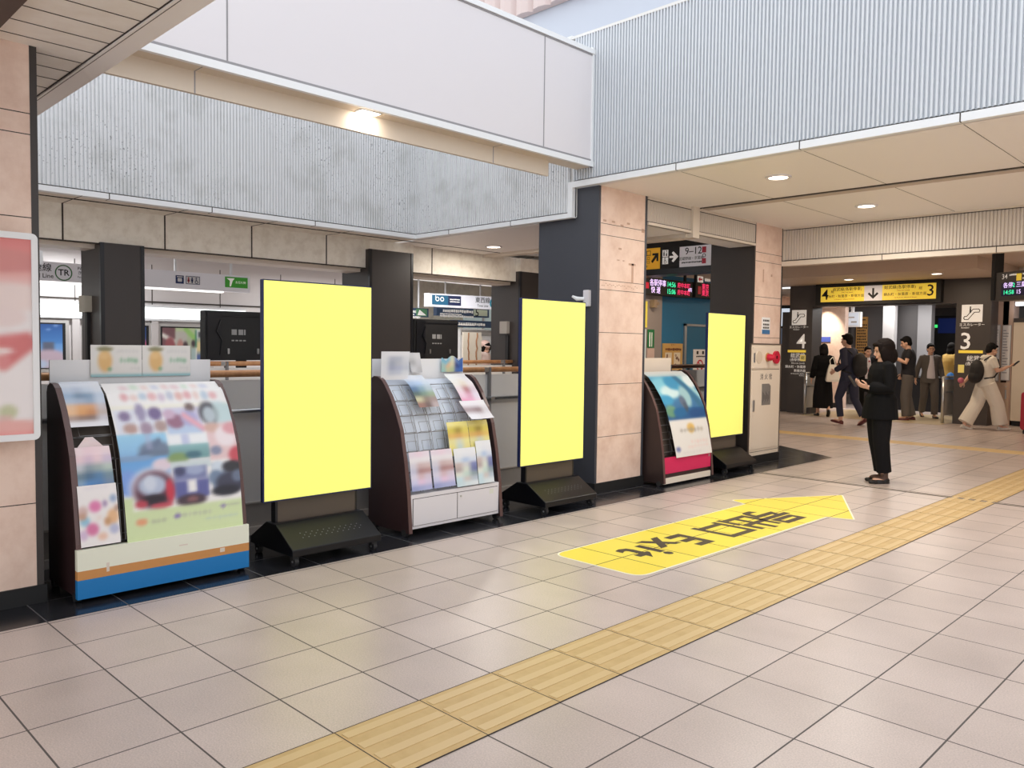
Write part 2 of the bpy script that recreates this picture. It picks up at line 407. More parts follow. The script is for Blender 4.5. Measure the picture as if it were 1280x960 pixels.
# deep edge beam under the left wall, its joints and the soffit in front of it
b = MB(); b.box(-6.15, -5.79, -6, 9.6, 2.37, 2.72); b.box(-5.8, -5.22, -6, 4.53, 2.712, 2.74)
b.k = 1
for y in (-.15, .78, 1.72, 2.66, 3.6, 5.2): b.box(-5.795, -5.786, y, y+.014, 2.37, 2.712); b.box(-5.79, -5.22, y, y+.006, 2.709, 2.712)
b.box(-5.80, -5.784, -6, 9.6, 2.362, 2.376); b.box(-5.46, -5.445, -6, 6.2, 2.705, 2.712)
b.k = 2; b.box(-6.2, -5.9, -6, 9.6, 2.33, 2.37)
struct('trim_3', b, [M_CREAM2, M_JOINT, M_TRIMW])
# white bridge beam across the light well
b = MB(); b.box(-2.72, -2.5, -2, 4.49, 3.235, 4.21); b.k = 1; b.box(-2.52, -2.485, -2, 4.49, 3.165, 3.215); b.box(-2.74, -2.485, -2, 4.49, 4.225, 4.27)
b.box(-2.52, -2.492, 4.45, 4.49, 3.165, 4.29)
b.k = 2; b.box(-2.72, -2.495, -2, 4.48, 3.215, 3.235); b.box(-2.72, -2.495, -2, 4.48, 4.21, 4.225)
for y in (.80, 3.78): b.box(-2.5, -2.497, y, y+.010, 3.235, 4.21)
b.k = 3; b.box(-2.70, -2.52, -2, 4.49, 3.17, 3.215); b.box(-2.68, -2.65, -2, 4.02, 3.03, 3.17)
b.k = 2
for y in (.655, 3.3): b.box(-2.651, -2.6485, y, y+.008, 3.03, 3.17); b.box(-2.65, -2.52, y, y+.006, 3.1685, 3.17)
struct('wall_bridge', b, [M_WHITE, M_TRIM, mat('grey_reveal', (150,148,150), .6), mat('skirt_cream', (222,208,190), .5)])
# upper storey seen over the fascia
struct('wall_upper', MB().box(-14, 9, 6.0, 6.2, 3.3, 8.5), M_PALE)
b = MB(); n = 40
for i in range(n):
    x0 = -14+i*.30
    b.poly([(x0, 5.99), (x0, 5.93), (x0+.05, 5.88), (x0+.15, 5.86), (x0+.25, 5.88), (x0+.30, 5.93), (x0+.30, 5.99)], 5.67, 8.2)
struct('wall_louver', b, M_PINKL)
# narrow ribbed band between the two pillars and over the way to the gates
b = MB(); g_ = FX(-2.46); corrug(b, g_, 5.335, 6.14, 2.745, 2.965, pitch=.03); corrug(b, g_, 6.27, 7.59, 2.745, 2.965, pitch=.03)
b.k = 1
for y0, y1 in ((5.335, 6.14), (6.27, 7.59)): b.box(-2.49, -2.44, y0, y1, 2.71, 2.738); b.box(-2.49, -2.445, y0, y1, 2.97, 3.0); 
b.k = 2
for y0, y1 in ((5.335, 6.14), (6.27, 7.59)): b.box(-2.49, -2.447, y0, y1, 2.738, 2.746); b.box(-2.49, -2.447, y0, y1, 2.962, 2.97)
b.k = 1; b.box(-2.56, -2.42, 6.14, 6.27, 2.66, 3.0); b.box(-6, -2.5, 6.12, 6.29, 2.672, 2.712)
b.k = 3; b.box(-2.6, -2.475, 5.33, 7.6, 2.72, 3.0)
struct('wall_band', b, [M_CORRW, M_TRIMW, M_JOINT, M_CREAM])
b = MB(); F8 = FY(8.35); corrug(b, F8, -2.45, 9, 2.59, 2.975, pitch=.036)
b.k = 1; b.box(-2.46, 9, 8.31, 8.42, 2.515, 2.575); b.box(-2.46, 9, 8.325, 8.37, 2.98, 3.0); b.box(-2.46, -2.43, 8.33, 8.37, 2.57, 3.0); b.k = 2
b.box(-2.46, 9, 8.33, 8.37, 2.575, 2.59); b.box(-2.46, 9, 8.33, 8.37, 2.972, 2.98)
for x in (-1.2, .0, 1.2): b.box(x, x+.008, 8.309, 8.35, 2.514, 2.575)
b.k = 3; b.box(-2.46, 9, 8.37, 8.5, 2.575, 3.15)
struct('wall_lintel', b, [M_CORRW, M_TRIMW, M_JOINT, M_CREAM2])

# pillars
def pillar(name, x0, x1, y0, y1, top, side, joints=(2.64,2.53,2.09,2.0,1.58,1.07,.55), marks=()):
    b = MB(); b.box(x0+.01, x1-.012, y0+.01, y1-.01, .0, top)          # core
    b.k = 1; b.box(x1-.012, x1, y0+.03, y1-.035, .1, top)              # stone face to the concourse
    b.k = 0; b.box(x0, x1-.004, y0, y0+.03, .1, top); b.box(x0, x1-.02, y1-.03, y1, .1, top); b.box(x1-.03, x1+.002, y1-.035, y1, .1, top)
    b.k = 2
    for z in joints: b.box(x1-.001, x1+.0006, y0+.03, y1-.035, z, z+.005)
    b.k = 3; b.box(x0-.01, x1+.012, y0-.012, y1+.012, 0, .1)
    b.k = 4
    for y, z, w, h in marks: b.box(x1-.001, x1+.0006, y, y+w, z, z+h)
    return struct(name, b, [side, M_TRAV, M_JOINT, M_BLACKM, mat('old_glue_mark', (196,162,142), .7)])
rs = random.Random(3)
mk = [(4.62+.13*i+rs.uniform(-.02,.02), 2.66+rs.uniform(-.02,.02), .05, .02) for i in range(4)] + [(5.24,2.62,.05,.04), (4.86,2.41,.05,.02), (4.84,2.30,.04,.012), (4.93,2.30,.03,.012), (5.08,2.09,.035,.2), (5.03,2.27,.12,.02)]
mk += [(4.6+.03*i, 2.045+rs.uniform(-.015,.015), .02, .008) for i in range(20)]
pillar('pillar_concourse', -3.25, -2.46, 4.545, 5.333, 3.0, M_DARK, marks=mk)
pillar('pillar_hydrant', -3.07, -2.46, 7.6, 8.345, 3.0, M_DARKW, marks=[(7.82,2.28,.03,.16),(8.03,2.36,.04,.03)])
pillar('pillar_entrance', -3.2, -2.40, -1.15, -.312, 3.0, M_DARKW)
b = MB()
def dark_post(name, x0, x1, y0, y1, top, cap=0):
    b = MB(); b.box(x0, x1, y0, y1, 0, top); b.k = 1; b.box(x1-.03, x1+.006, y0-.006, y0+.03, 0, top); b.box(x1-.03, x1+.006, y1-.03, y1+.004, 0, top)
    b.k = 2
    if cap: b.box(x0, x1+.004, y0-.004, y1+.004, top, cap)
    return struct(name, b, [M_DARKW, M_BLACK, M_CREAM2])
dark_post('pillar_platform', -6.3, -5.74, 1.10, 1.50, 2.38)
dark_post('pillar_stairs', -6.3, -5.70, 4.16, 4.82, 2.60, 2.71)
dark_post('pillar_corner', -6.3, -5.70, 6.78, 7.3, 2.52, 2.71)
# rooms' outer shell, with two unseen walls added to hold back daylight
struct('wall_platform', MB().box(-10.1, -10, -6, 8, 0, 2.8), mat('platform_wall_panel', (226,220,218), .5))
struct('wall_outer', MB().box(-14.1, -14, -6, 27, 0, 3.3), M_CEIL)
struct('wall_right_added', MB().box(9, 9.1, 4.5, 27, 0, 4.5), M_CEIL)  # unseen wall added to block side daylight, left open nearer the camera
struct('wall_south_added', MB().box(-14, -3.5, -6.1, -6, 0, 3.3).box(3.5, 9, -6.1, -6, 0, 3.3), M_CEIL)  # unseen wall added against sky light, its gap lets some daylight in
struct('wall_north', MB().box(-14, 9, 26.9, 27, 0, 3.3), M_DARKW)
struct('ceiling_escalator', MB().box(-12, -1.7, 16.25, 27, 2.75, 2.85), mat('escalator_soffit', (190,178,166), .5))
# ------------------------------------------------------------------ floor arrow, tactile paving
def inset(pts, d):
    n = len(pts); out = []
    for i in range(n):
        p, q, s = Vector(pts[i-1]), Vector(pts[i]), Vector(pts[(i+1)%n])
        e1 = (q-p).normalized(); e2 = (s-q).normalized(); n1 = Vector((-e1.y, e1.x)); n2 = Vector((-e2.y, e2.x))
        m = (n1+n2); m = m/max(.3, m.length_squared)*2 if m.length > 1e-6 else n1
        out.append(tuple(q + m*d))
    return out
def rounded(pts, rads, n=5):
    out = []; N = len(pts)
    for i in range(N):
        p, q, s = Vector(pts[i-1]), Vector(pts[i]), Vector(pts[(i+1)%N]); r = rads[i]
        if r == 0: out.append(tuple(q)); continue
        a = q + (p-q).normalized()*r; c = q + (s-q).normalized()*r
        for k in range(n+1):
            t = k/n; out.append(tuple(a*(1-t)**2 + q*2*t*(1-t) + c*t*t))
    return out
AR = rounded([(-.434,2.5), (-.416,5.18), (-.207,5.262), (-.769,6.36), (-1.395,5.262), (-1.196,5.18), (-1.187,2.505)], [.12,0,.02,.05,.07,0,.12])
M_ARROW = tiled('yellow_floor_film', (250,228,88), (246,222,78), (84,70,36), .42, jw=.008, speck=.12)
M_ARROWW = mat('white_film_edge', (250,248,225), .45)
M_ARROWT = mat('worn_black_film', (70,58,46), .55)
t = thing('floor_arrow', 'long yellow arrow stuck on the floor tiles reading exit in black', 'floor sign', (-.8, 2.5, .001))
MB().poly(AR, .0012, .0022).build('white_edge', M_ARROWW, t)
MB().poly(inset(AR, .014), .0022, .0030).build('arrow_face', M_ARROW, t)
b = MB(); fa = Fr((-1.2, 5.3, .0030), (0,-1,0), (1,0,0))
b.txt('号', .50, fa, .43, .41, .0006, off=.028); b.txt('出', .46, fa, .80, .41, .0006, off=.028); b.txt('口', .46, fa, 1.21, .41, .0006, off=.028)
b.txt('E', .44, fa, 1.70, .41, .0006, off=.03); b.txt('x', .44, fa, 1.96, .36, .0006, off=.03); b.txt('i', .44, fa, 2.16, .42, .0006, off=.03); b.txt('t', .44, fa, 2.32, .40, .0006, off=.03)
b.build('lettering', M_ARROWT, t)

t = thing('tactile_paving', 'yellow tactile strip of ribbed tiles running beside the floor arrow', 'tactile paving', (.2, 5, 0))
b = MB(); b.box(0, .4, -4, 7.03, .0005, .003); b.box(0, .4, 7.09, 20, .0005, .003); b.k = 1
for k in range(-10, 28):
    y = k*.4
    for j in range(4):
        x = .05+j*.1
        b.poly([(x-.022, y+.012), (x+.022, y+.012), (x+.022, y+.388), (x-.022, y+.388)], .003, .0055)
b.k = 2
for k in range(-10, 50): b.box(0, .4, k*.4-.002, k*.4+.002, .003, .0034)
b.box(-.004, 0, -4, 20, .0005, .0034); b.box(.4, .404, -4, 20, .0005, .0034)
b.build('ribbed_tiles', [M_TACT, mat('tactile_ridge', (216,188,138), .45), M_JOINT], t)
t = thing('tactile_paving', 'pale yellow tactile strip crossing the floor before the escalator portal', 'tactile paving', (-2, 11.6, 0))
b = MB(); b.box(-9, -.002, 11.45, 11.85, .0005, .003).box(.406, 9, 11.45, 11.85, .0005, .003); b.k = 1
for j in range(4): b.box(-9, -.002, 11.49+j*.1, 11.525+j*.1, .003, .008)
b.build('ribbed_tiles', [mat('tactile_pale', (236,208,150), .45), mat('tactile_ridge', (216,188,138), .45)], t)
t = tag(MB().box(-5.50, -2.66, 15.4, 18.0, .0005, .0030).build('landing_plate', mat('landing_steel', (196,176,140), .35)), 'pale metal landing plate on the floor inside the escalator portal', 'landing plate')

# ------------------------------------------------------------------ brochure racks
PZ = [0,.1,.33,.58,.80,.93,1.045,1.13,1.19,1.5]; PD = [.515,.51,.49,.45,.40,.34,.27,.2,.10,.02]
def pd(z):
    for i in range(len(PZ)-1):
        if z <= PZ[i+1]: return PD[i]+(PD[i+1]-PD[i])*(z-PZ[i])/(PZ[i+1]-PZ[i])
    return PD[-1]
M_WIRE = mat('chrome_wire', (150,148,148), .3, metal=.7)
M_EDGE = mat('rack_edge_trim', (96,70,68), .35)
M_TREND = mat('rubber', (40,40,42), .6)
RX = -2.72
def rack(y0, w, label, back, header, base, hdr, cols, wire_top=1.12, dark=M_MAROON):
    t = thing('brochure_rack', label, 'brochure rack', (RX, y0, 0), 'curved brochure racks along the railing')
    fs = Fr((RX, y0, 0), (1,0,0), (0,0,1))     # side view: a = depth, b = height, c toward -Y
    out = [(0,.035), (.515,.035), (.51,.1)] + [(pd(z), z) for z in (.2,.33,.46,.58,.69,.80,.87,.93,.99,1.045,1.09,1.13)] + [(.165,1.165),(.12,1.187),(.06,1.19),(.02,1.175),(0,1.14)]
    for c in (0, -(w-.028)):
        MB().poly(out, c-.028, c, fs).build('side_panel', dark, t)
        b = MB(); P = [fs.p(a, z, c-.014) for a, z in out[1:18]]
        for p, q in zip(P, P[1:]):
            d = (q-p); nrm = Vector((d.z, 0, -d.x)).normalized()
            e = [p+nrm*.004, q+nrm*.004]
            for k in (0,):
                v = [b.bm.verts.new(x) for x in (p+Vector((0,-.016,0)), p+Vector((0,.016,0)), e[0]+Vector((0,.016,0)), e[0]+Vector((0,-.016,0)), q+Vector((0,-.016,0)), q+Vector((0,.016,0)), e[1]+Vector((0,.016,0)), e[1]+Vector((0,-.016,0)))]
                for f in ((0,1,2,3),(7,6,5,4),(0,4,5,1),(1,5,6,2),(2,6,7,3),(3,7,4,0)): b.f([v[i] for i in f])
        b.build('edge_strip', M_EDGE, t)
        for a in (.07, .45):
            b = MB(); b.tube([fs.p(a, .03, c-.014-.016), fs.p(a, .03, c-.014+.016)], .028, 12)
            b.box(RX+a-.012, RX+a+.012, y0-c+.004, y0-c+.024, .03, .045)
            b.build('caster', M_TREND, t)
    fy = FX(RX, y0)
    # back panel follows the curve, a little deeper than the wires
    b = MB(); zz = [.30,.45,.6,.75,.9,1.0,1.1,1.16]; R = [[b.bm.verts.new((RX+max(pd(z)-o, .012), y, z)) for z in zz] for y in (y0+.028, y0+w-.028) for o in (.10,)]
    for i in range(len(zz)-1): b.f([R[0][i], R[1][i], R[1][i+1], R[0][i+1]])
    b.build('back_panel', back, t)
    b = MB(); b.box(.012, w-.012, 1.15, 1.325, .012, .022, fy) if hdr is None else b.box(hdr[0], hdr[1], 1.15, 1.325, .012, .022, fy)
    b.build('header_board', header, t)
    # wires
    b = MB(); ys = [y0+.05+(w-.1)*i/cols for i in range(cols+1)]
    zs = [.34,.47,.62,.76,.89,1.0,wire_top]
    for i, y in enumerate(ys):
        for dy in ((-.012, .012) if 0 < i < cols else (0,)):
            b.tube([(RX+max(pd(z)-.07,.03), y+dy, z) for z in [.30]+zs], .0028, 5)
    for k, z in enumerate(zs):
        b.tube([(RX+max(pd(z)-.07,.03), y0+.03, z), (RX+max(pd(z)-.07,.03), y0+w-.03, z)], .0036, 5)
        if k < 6:
            for i in range(cols):      # the front loop of each pocket
                x0 = RX+max(pd(z)-.07, .03); x2 = RX+max(pd(z+.085)-.07, .03)+.030; x1 = x0+.034; ya, yb = ys[i]+.02, ys[i+1]-.02
                b.tube([(x0, ya, z), (x1, ya+.006, z+.012), (x1, yb-.006, z+.012), (x0, yb, z)], .0022, 5)
                b.tube([(x1, ya+.006, z+.012), (x2, ya+.006, z+.085), (x2, yb-.006, z+.085), (x1, yb-.006, z+.012)], .0022, 5)
    b.build('wire_pockets', M_WIRE, t)
    base(t, fy, w)
    return t
def base_striped(t, fy, w):
    x = .497
    b = MB(); b.box(-.004, w+.004, .19, .305, x-.02, x+.012, fy); b.box(-.004, w+.004, .145, .19, x-.02, x+.012, fy); b.box(-.004, w+.004, .03, .145, x-.02, x+.012, fy)
    MB().box(-.004, w+.004, .185, .30, x-.012, x+.024, fy).build('front_board', mat('pale_cream_board', (238,240,222), .5), t)
    MB().box(-.004, w+.004, .135, .185, x-.012, x+.0242, fy).build('front_board', mat('orange_stripe_board', (208,146,84), .5), t)
    MB().box(-.004, w+.004, .03, .135, x-.012, x+.024, fy).build('front_board', mat('blue_stripe_board', (20,124,194), .5), t)
    b.bm.free()
    MB().box(.03, w-.03, .06, .29, .02, .46, fy).build('base_box', M_MAROON, t)
    for q_ in ((.145,.16,.16,.21), (.80,.83,.155,.18), (.55,.60,.235,.242)): MB().box(*q_, x+.0242, x+.0250, fy).build('tape_scrap', mat('yellowed_tape', (226,214,200), .5), t)
def base_cabinet(t, fy, w):
    MB().box(.03, w-.03, .06, .318, .02, .497, fy).build('base_box', M_WHITE, t)
    x = .497
    for a0, a1 in ((.05, w/2-.004), (w/2+.004, w-.05)):
        d = MB().box(a0, a1, .085, .285, x, x+.006, fy).build('door', M_WHITE, t)
        b = MB()
        for q in ((a0-.004,a1+.004,.081,.085),(a0-.004,a1+.004,.285,.289),(a0-.004,a0,.081,.289),(a1,a1+.004,.081,.289)): b.box(*q, x-.001, x+.002, fy)
        b.build('door_gap', M_JOINT, d)
        if a0 > .3:
            MB().disc(a0+.03, .255, .008, x+.006, x+.012, fy, 12).build('lock', M_CHROME, d)
            MB().box(a1-.09, a1-.045, .235, .275, x+.006, x+.0066, fy).build('paper_tag', mat('faded_tag', (222,222,210), .6), d)
def base_pink(t, fy, w):
    MB().box(.03, w-.03, .06, .30, .02, .485, fy).build('base_box', M_MAROON, t)
    MB().box(.03, w-.03, .13, .30, .485, .497, fy).build('front_board', mat('magenta_board', (214,34,92), .4), t)
    MB().box(.03, w-.03, .025, .085, .485, .499, fy).build('kick_board', mat('cream_kick_board', (236,226,212), .45), t)
    MB().box(w-.075, w-.055, .245, .275, .497, .499, fy).build('lock', M_CHROME, t)
M_BACKD = mat('brown_rack_back', (92,82,74), .6)
M_BACKW = mat('white_rack_back', (214,222,234), .5)
rack(-.2, .985, 'maroon brochure rack with a cream, orange and blue front board', M_BACKD, M_PAPER, base_striped, None, 4)
rack(2.06, .97, 'maroon brochure rack with white wire-fronted back and white two-door cabinet base', M_BACKW, M_PAPER, base_cabinet, None, 6)
rack(5.36, .96, 'dark brochure rack with a magenta front board between the pink pillars', M_BACKD, mat('cream_header', (240,226,210), .5), base_pink, (.05, .82), 4, dark=mat('dark_rack_laminate', (52,38,36), .4))

# printed sheets on the racks: corners as (along the rack, height)
def sheet(name, label, cat, rows, y0t, y1t, zt, y0b, y1b, zb, off=.03, curl=0, group=None, flat=None):
    def pf(s, t):
        z = zt+(zb-zt)*t; y = (y0t+(y1t-y0t)*s)*(1-t)+(y0b+(y1b-y0b)*s)*t
        if flat is not None: x = RX+flat
        else: x = RX+max(pd(z), .10)-off
        return Vector((x + curl*math.sin(PI*s)*.5 + curl*t*t, y, z))
    b = MB(); printed(b, pf, rows)
    r = bmesh.ops.extrude_face_region(b.bm, geom=list(b.bm.faces)); vs = [e for e in r['geom'] if isinstance(e, bmesh.types.BMVert)]
    bmesh.ops.translate(b.bm, vec=(-.0015, 0, 0), verts=vs)
    return tag(b.build(name, M_PRINT, smooth=False), label, cat, group)
q = Paint(58, 84, 'F6F4F3')
q.words(.12,.88,.035,.03,['E0B0B8','B8D8B8','E8C0B8','B8C0E0','E8B8B8'],9,2,.5).words(.10,.92,.095,.055,['DC8C92','E8C4BC','A8C0D8','E09CA0','C8B0C8','B0B8D0','DC9C94'],11,3,.65)
q.grad(0,.14,1,.17,'F6F4EE','F2F0DC').rect(.02,.17,.40,.32,'DFE3F0').rect(.42,.17,.72,.33,'D2D0E8').rect(.42,.27,.72,.34,'C0D4F0')
q.ell(.10,.21,.045,.03,'8C7CA0').ell(.23,.19,.04,.055,'A098B8').ell(.345,.20,.055,.04,'7C6C98').ell(.13,.285,.06,.03,'BC9C94').ell(.25,.29,.05,.04,'A894A8').ell(.37,.28,.05,.035,'B49C98').rect(.17,.2,.2,.32,'F0F0F6',.6)
q.ell(.50,.255,.075,.045,'9C7088').ell(.645,.17,.04,.028,'7C6A68').ell(.62,.24,.07,.05,'B4B0D8').ell(.46,.21,.05,.03,'D0B4CC').line(.58,.22,.72,.31,.02,'E8B0C0')
q.ell(.88,.215,.14,.075,'C8DCE4').ell(.80,.215,.085,.075,'54545C').ell(.80,.225,.055,.055,'BCC8D0').rect(.85,.15,1,.28,'C8DEDF',.7)
q.rect(.74,.28,1,.52,'E8CCCE').ell(.80,.31,.07,.03,'D8B4A8').ell(.90,.37,.09,.07,'F2E6EA').ell(1.0,.50,.09,.06,'CC5864').ell(.98,.32,.09,.04,'E0A4AC').ell(.80,.46,.05,.03,'8C94B0')
q.grad(0,.32,.40,.47,'A0D4F2','8CBCE8').ell(.29,.43,.13,.06,'74849C').line(.16,.46,.33,.37,.018,'6C7C98').rect(.22,.32,.27,.42,'B4B8D8',.5)
q.grad(0,.47,.40,.68,'6CACE8','8CB4EC').ell(.12,.47,.16,.02,'88A8D0').ell(.34,.52,.09,.04,'E8D8E4').ell(.05,.62,.08,.08,'80A4E8')
q.rect(.40,.34,.74,.41,'F2F6FA').rect(.52,.34,.58,.43,'C8D0EC').grad(.40,.41,.74,.50,'90BCC0','74A0A4').ell(.47,.49,.09,.035,'88A46C').ell(.60,.475,.07,.025,'507888').rect(.40,.51,.74,.56,'D4E0E4')
q.ell(.25,.66,.19,.125,'E4E0EC').ell(.255,.675,.165,.115,'5C3444').ell(.235,.645,.115,.065,'B8C4DC').ell(.22,.63,.05,.05,'D4DCEC').ell(.375,.69,.035,.075,'CC3C50').ell(.24,.735,.10,.035,'2C2430').ell(.14,.755,.05,.025,'C04858').ell(.30,.775,.09,.018,'C85060')
q.rect(.42,.55,.70,.63,'7C84B0').ell(.47,.575,.05,.03,'4C5074').ell(.60,.575,.08,.03,'A4B0D0').rect(.42,.635,.71,.75,'6468A4').rect(.525,.635,.60,.715,'F4F2F2').ell(.55,.765,.13,.038,'4C3C48').ell(.56,.76,.05,.018,'8C6064')
q.rect(.74,.545,1,.72,'8C98B0').ell(.80,.57,.06,.04,'D4E0EC').ell(.93,.575,.09,.04,'38383E').ell(.78,.64,.07,.05,'788CA8').ell(.90,.68,.13,.07,'44465A').ell(.86,.73,.13,.035,'2E2E3A').ell(.97,.64,.05,.04,'6C7890')
g0 = np.clip((q.Y-.755)/.05, 0, 1)*1.0; keep = q.a.copy(); q.grad(0,.70,1,1,'D2E2B2','DAEAB6'); mk_ = np.clip((q.Y-.785)/.02, 0, 1); mk_ = np.maximum(mk_, np.clip((q.Y-.70)/.02, 0, 1)*np.clip((.09-q.X)/.03, 0, 1))[..., None]; q.a = keep*(1-mk_)+q.a*mk_
q.ell(.13,.865,.045,.022,'E8A47C').words(.20,.33,.87,.02,['A8AC9C'],3,5,.6).ell(.42,.855,.025,.015,'8878B8').words(.46,.72,.855,.02,['A4A8A4','B0B0B0'],6,6,.55).ell(.82,.83,.02,.012,'8878B8').words(.85,.98,.83,.02,['A0A4A0'],4,7,.5).words(.66,.96,.90,.02,['B8CCD0'],6,8,.6)
P1 = q.soft(1)
sheet('poster', 'large train travel poster draped down the striped rack', 'poster', P1, .052, .765, 1.185, .062, .755, .285, off=-.018)
q = Paint(30, 20, 'E9E7E3')
q.ell(.28,.50,.13,.33,'E8BE80').ell(.28,.14,.15,.07,'908C68').ell(.26,.35,.09,.1,'EEC88C').ell(.37,.76,.04,.06,'88B088').words(.5,.92,.2,.10,['C8C8C8'],6,2,.4).words(.55,.90,.49,.16,['84B894','9CC4A8'],5,3,.8).words(.75,.95,.74,.07,['C4C4C4'],3,4,.5).rect(0,.90,1,1.1,'98C6CC')
CARD = q.soft(1)
sheet('header_card', 'left of the two white cards with an orange figure above the striped rack', 'card', CARD, .03, .328, 1.415, .03, .328, 1.222, flat=.035, group='orange figure cards on the striped rack')
sheet('header_card', 'right of the two white cards with an orange figure above the striped rack', 'card', CARD, .331, .633, 1.415, .331, .633, 1.222, flat=.035, group='orange figure cards on the striped rack')
LF1 = [r.split() for r in """E6ECF6 E4EAF6 E8EEF8 EAEEF6
CCD8EA BCC8DC D2DEEE E2E8F2
A6C0DC 7E98B4 88A2BE C8D6E8
BCCCE0 AEBED4 9AAEC6 CCD8E8
EEC8A4 E8B07A E0A878 CEC6CA
F0C69C E2A66C CC8E5C C8BAB4
B49A90 9A7C70 8C746C D0CCD4
EAEAF0 E8E8EE E8E8EE E8EAF0""".split('\n')]
sheet('leaflet', 'sky blue leaflet with a sunset picture at the top of the striped rack', 'leaflet', LF1, -.165, .05, 1.20, -.185, .03, .955, off=-.004)
LF2 = [r.split() for r in """F0DCE0 F0D4DC F2D8DE F0DCE0
EED4DC DCC4D8 F0D6DE D8C8E0
C6CCD4 8EA0AC A4B4B4 C0D0C6
6E8898 4E7090 5A86B0 7A94A4
8EAECC 5A90CC 5888C0 7A90AE""".split('\n')]
sheet('leaflet', 'pink leaflet with a river picture in the middle of the striped rack', 'leaflet', LF2, -.175, .012, .845, -.185, .02, .62, off=.0)
LF2b = [['ECD8D6','E8D6D8'],['EEDCDC','ECD4D4']]
sheet('leaflet', 'small pink-tipped leaflet sticking up behind the pink river leaflet', 'leaflet', LF2b, -.10, -.06, .895, -.15, -.01, .84, off=.02)
q = Paint(26, 36, 'F3EFEF')
q.words(.2,.8,.06,.06,['E0D8E4'],5,2,.5)
for x,y,rx,ry,c in ((.42,.36,.15,.09,'E484B4'),(.66,.33,.06,.05,'A890B8'),(.88,.26,.09,.06,'9CB0D0'),(.12,.42,.12,.08,'D8BCB8'),(.15,.58,.12,.08,'98C8E0'),(.32,.72,.15,.10,'DC7CA8'),(.10,.50,.1,.06,'C8A08C'),(.84,.55,.14,.12,'E8BC90'),(.70,.62,.09,.07,'D0A078'),(.85,.75,.12,.08,'BCC0DC'),(.55,.85,.12,.06,'EEC8B4'),(.10,.80,.1,.08,'D8C0DC'),(.95,.42,.07,.05,'C4A494'),(.5,.55,.08,.05,'F0E4E0')): q.ell(x,y,rx,ry,c)
LF3 = q.soft(2)
sheet('leaflet', 'white leaflet with colourful dots in the lowest row of the striped rack', 'leaflet', LF3, -.18, .022, .64, -.178, .028, .31, off=-.012)
# rack with the white cabinet
SG = [r.split() for r in """E8E8EC E8E8EC E8E8EC E8E8EC
E4E6EA B8BCCA BCC2CE DADCE2
E2E4E8 A8B0C2 C0C4CE D2D6DE
E4E6EC A8AEC6 B8BED2 C8CEDA
E4E6EC C4CAD8 C8CEDC DCE0E6
E8E8EC E6E6EA E8E8EC E8E8EC""".split('\n')]
sheet('notice_card', 'white notice card with rounded top at the near end of the wire rack', 'card', SG, 2.075, 2.35, 1.385, 2.07, 2.33, 1.165, flat=.14)
sheet('notice_card', 'small tilted grey card beside the white notice card on the wire rack', 'card', [['D8D8DA','E2E2E4'],['B8B8BA','D8D8DC'],['E0E0E4','C8C8CC']], 2.40, 2.52, 1.375, 2.44, 2.55, 1.215, flat=.05)
b = MB(); cut = [(2.90+.13*math.cos(a)-.02, 1.275+.075*math.sin(a)) for a in [PI*(-.5+i/10) for i in range(11)]] + [(2.84+.085*math.cos(a), 1.285+.072*math.sin(a)) for a in [PI*(.35+i/9*1.15) for i in range(10)]]
def blob(u, v):
    pass
CT = [r.split() for r in """8CC4DA 94C8DC E0E4CC 6C88C0 4E74B4
B0CCC8 E8C8A0 E8E0C0 3E4E8C 3E66B4
A8D0C8 D8D4A8 C8D4A8 5A78B8 4A78C4""".split('\n')]
def cpf(s, t):
    a = s*2-1; h = .5+.5*math.sqrt(max(0, 1-a*a*.9)); hh = .5+.32*abs(math.cos(a*2.6))+.18*h
    return Vector((RX+.05, 2.755+.235*s, 1.215+.135*hh*(1-t)))
printed(b, cpf, CT); r = bmesh.ops.extrude_face_region(b.bm, geom=list(b.bm.faces)); bmesh.ops.translate(b.bm, vec=(-.003,0,0), verts=[e for e in r['geom'] if isinstance(e, bmesh.types.BMVert)])
tag(b.build('cutout_card', M_PRINT), 'blue cut-out card with a double-humped top at the far end of the wire rack', 'card')
G2 = 'leaflets standing in the wire rack'
BG = [r.split() for r in """D6DAE2 DADEE6 D4DAE4
AAC0DC B2C8E4 C8D4E0
5E7CA0 88A4B4 B4C4CC
5A6C68 7C9484 9AAC90
C8C4A0 8E7C70 A08C88
9A7268 6E5A58 B8A8A8""".split('\n')]
sheet('leaflet', 'landscape leaflet with a blue sky high in the wire rack', 'leaflet', BG, 2.285, 2.50, 1.195, 2.30, 2.50, .955, off=-.004, group=G2)
PW = [r.split() for r in """E8EAE8 ECEAE6 E8E4E4
ECE8E0 E4D8C8 E8E0E0
E8D8DC B87C80 D8C8D0
E8C8D8 D8A0B8 E0D8E4
EC98BC E8A8C8 E8D0DC""".split('\n')]
sheet('leaflet', 'white and pink leaflet high at the far end of the wire rack', 'leaflet', PW, 2.735, 2.96, 1.20, 2.76, 2.97, .955, off=-.004, group=G2)
sheet('leaflet', 'crumpled white leaflet bending out of the wire rack', 'leaflet', [['ECE8EC','E8E4EA','ECEAEE'],['A89498','8C7478','D8D4D8'],['E8E6EA','E0DCE0','E8E6EA']], 2.70, 2.97, .99, 2.73, 2.98, .85, off=-.03, curl=.05, group=G2)
YL = [r.split() for r in """E8DC90 E8DA80 ECE08C
D8C858 A89440 E8D868
E0B868 D8A860 E8C870
E8E0A0 D8DCC8 ECE49C
ECE08C C8D8D4 ECE098
ECE490 E0E4D8 ECE498""".split('\n')]
sheet('leaflet', 'left of the two yellow leaflets in the wire rack', 'leaflet', YL, 2.52, 2.735, .83, 2.515, 2.735, .57, off=.0, group=G2)
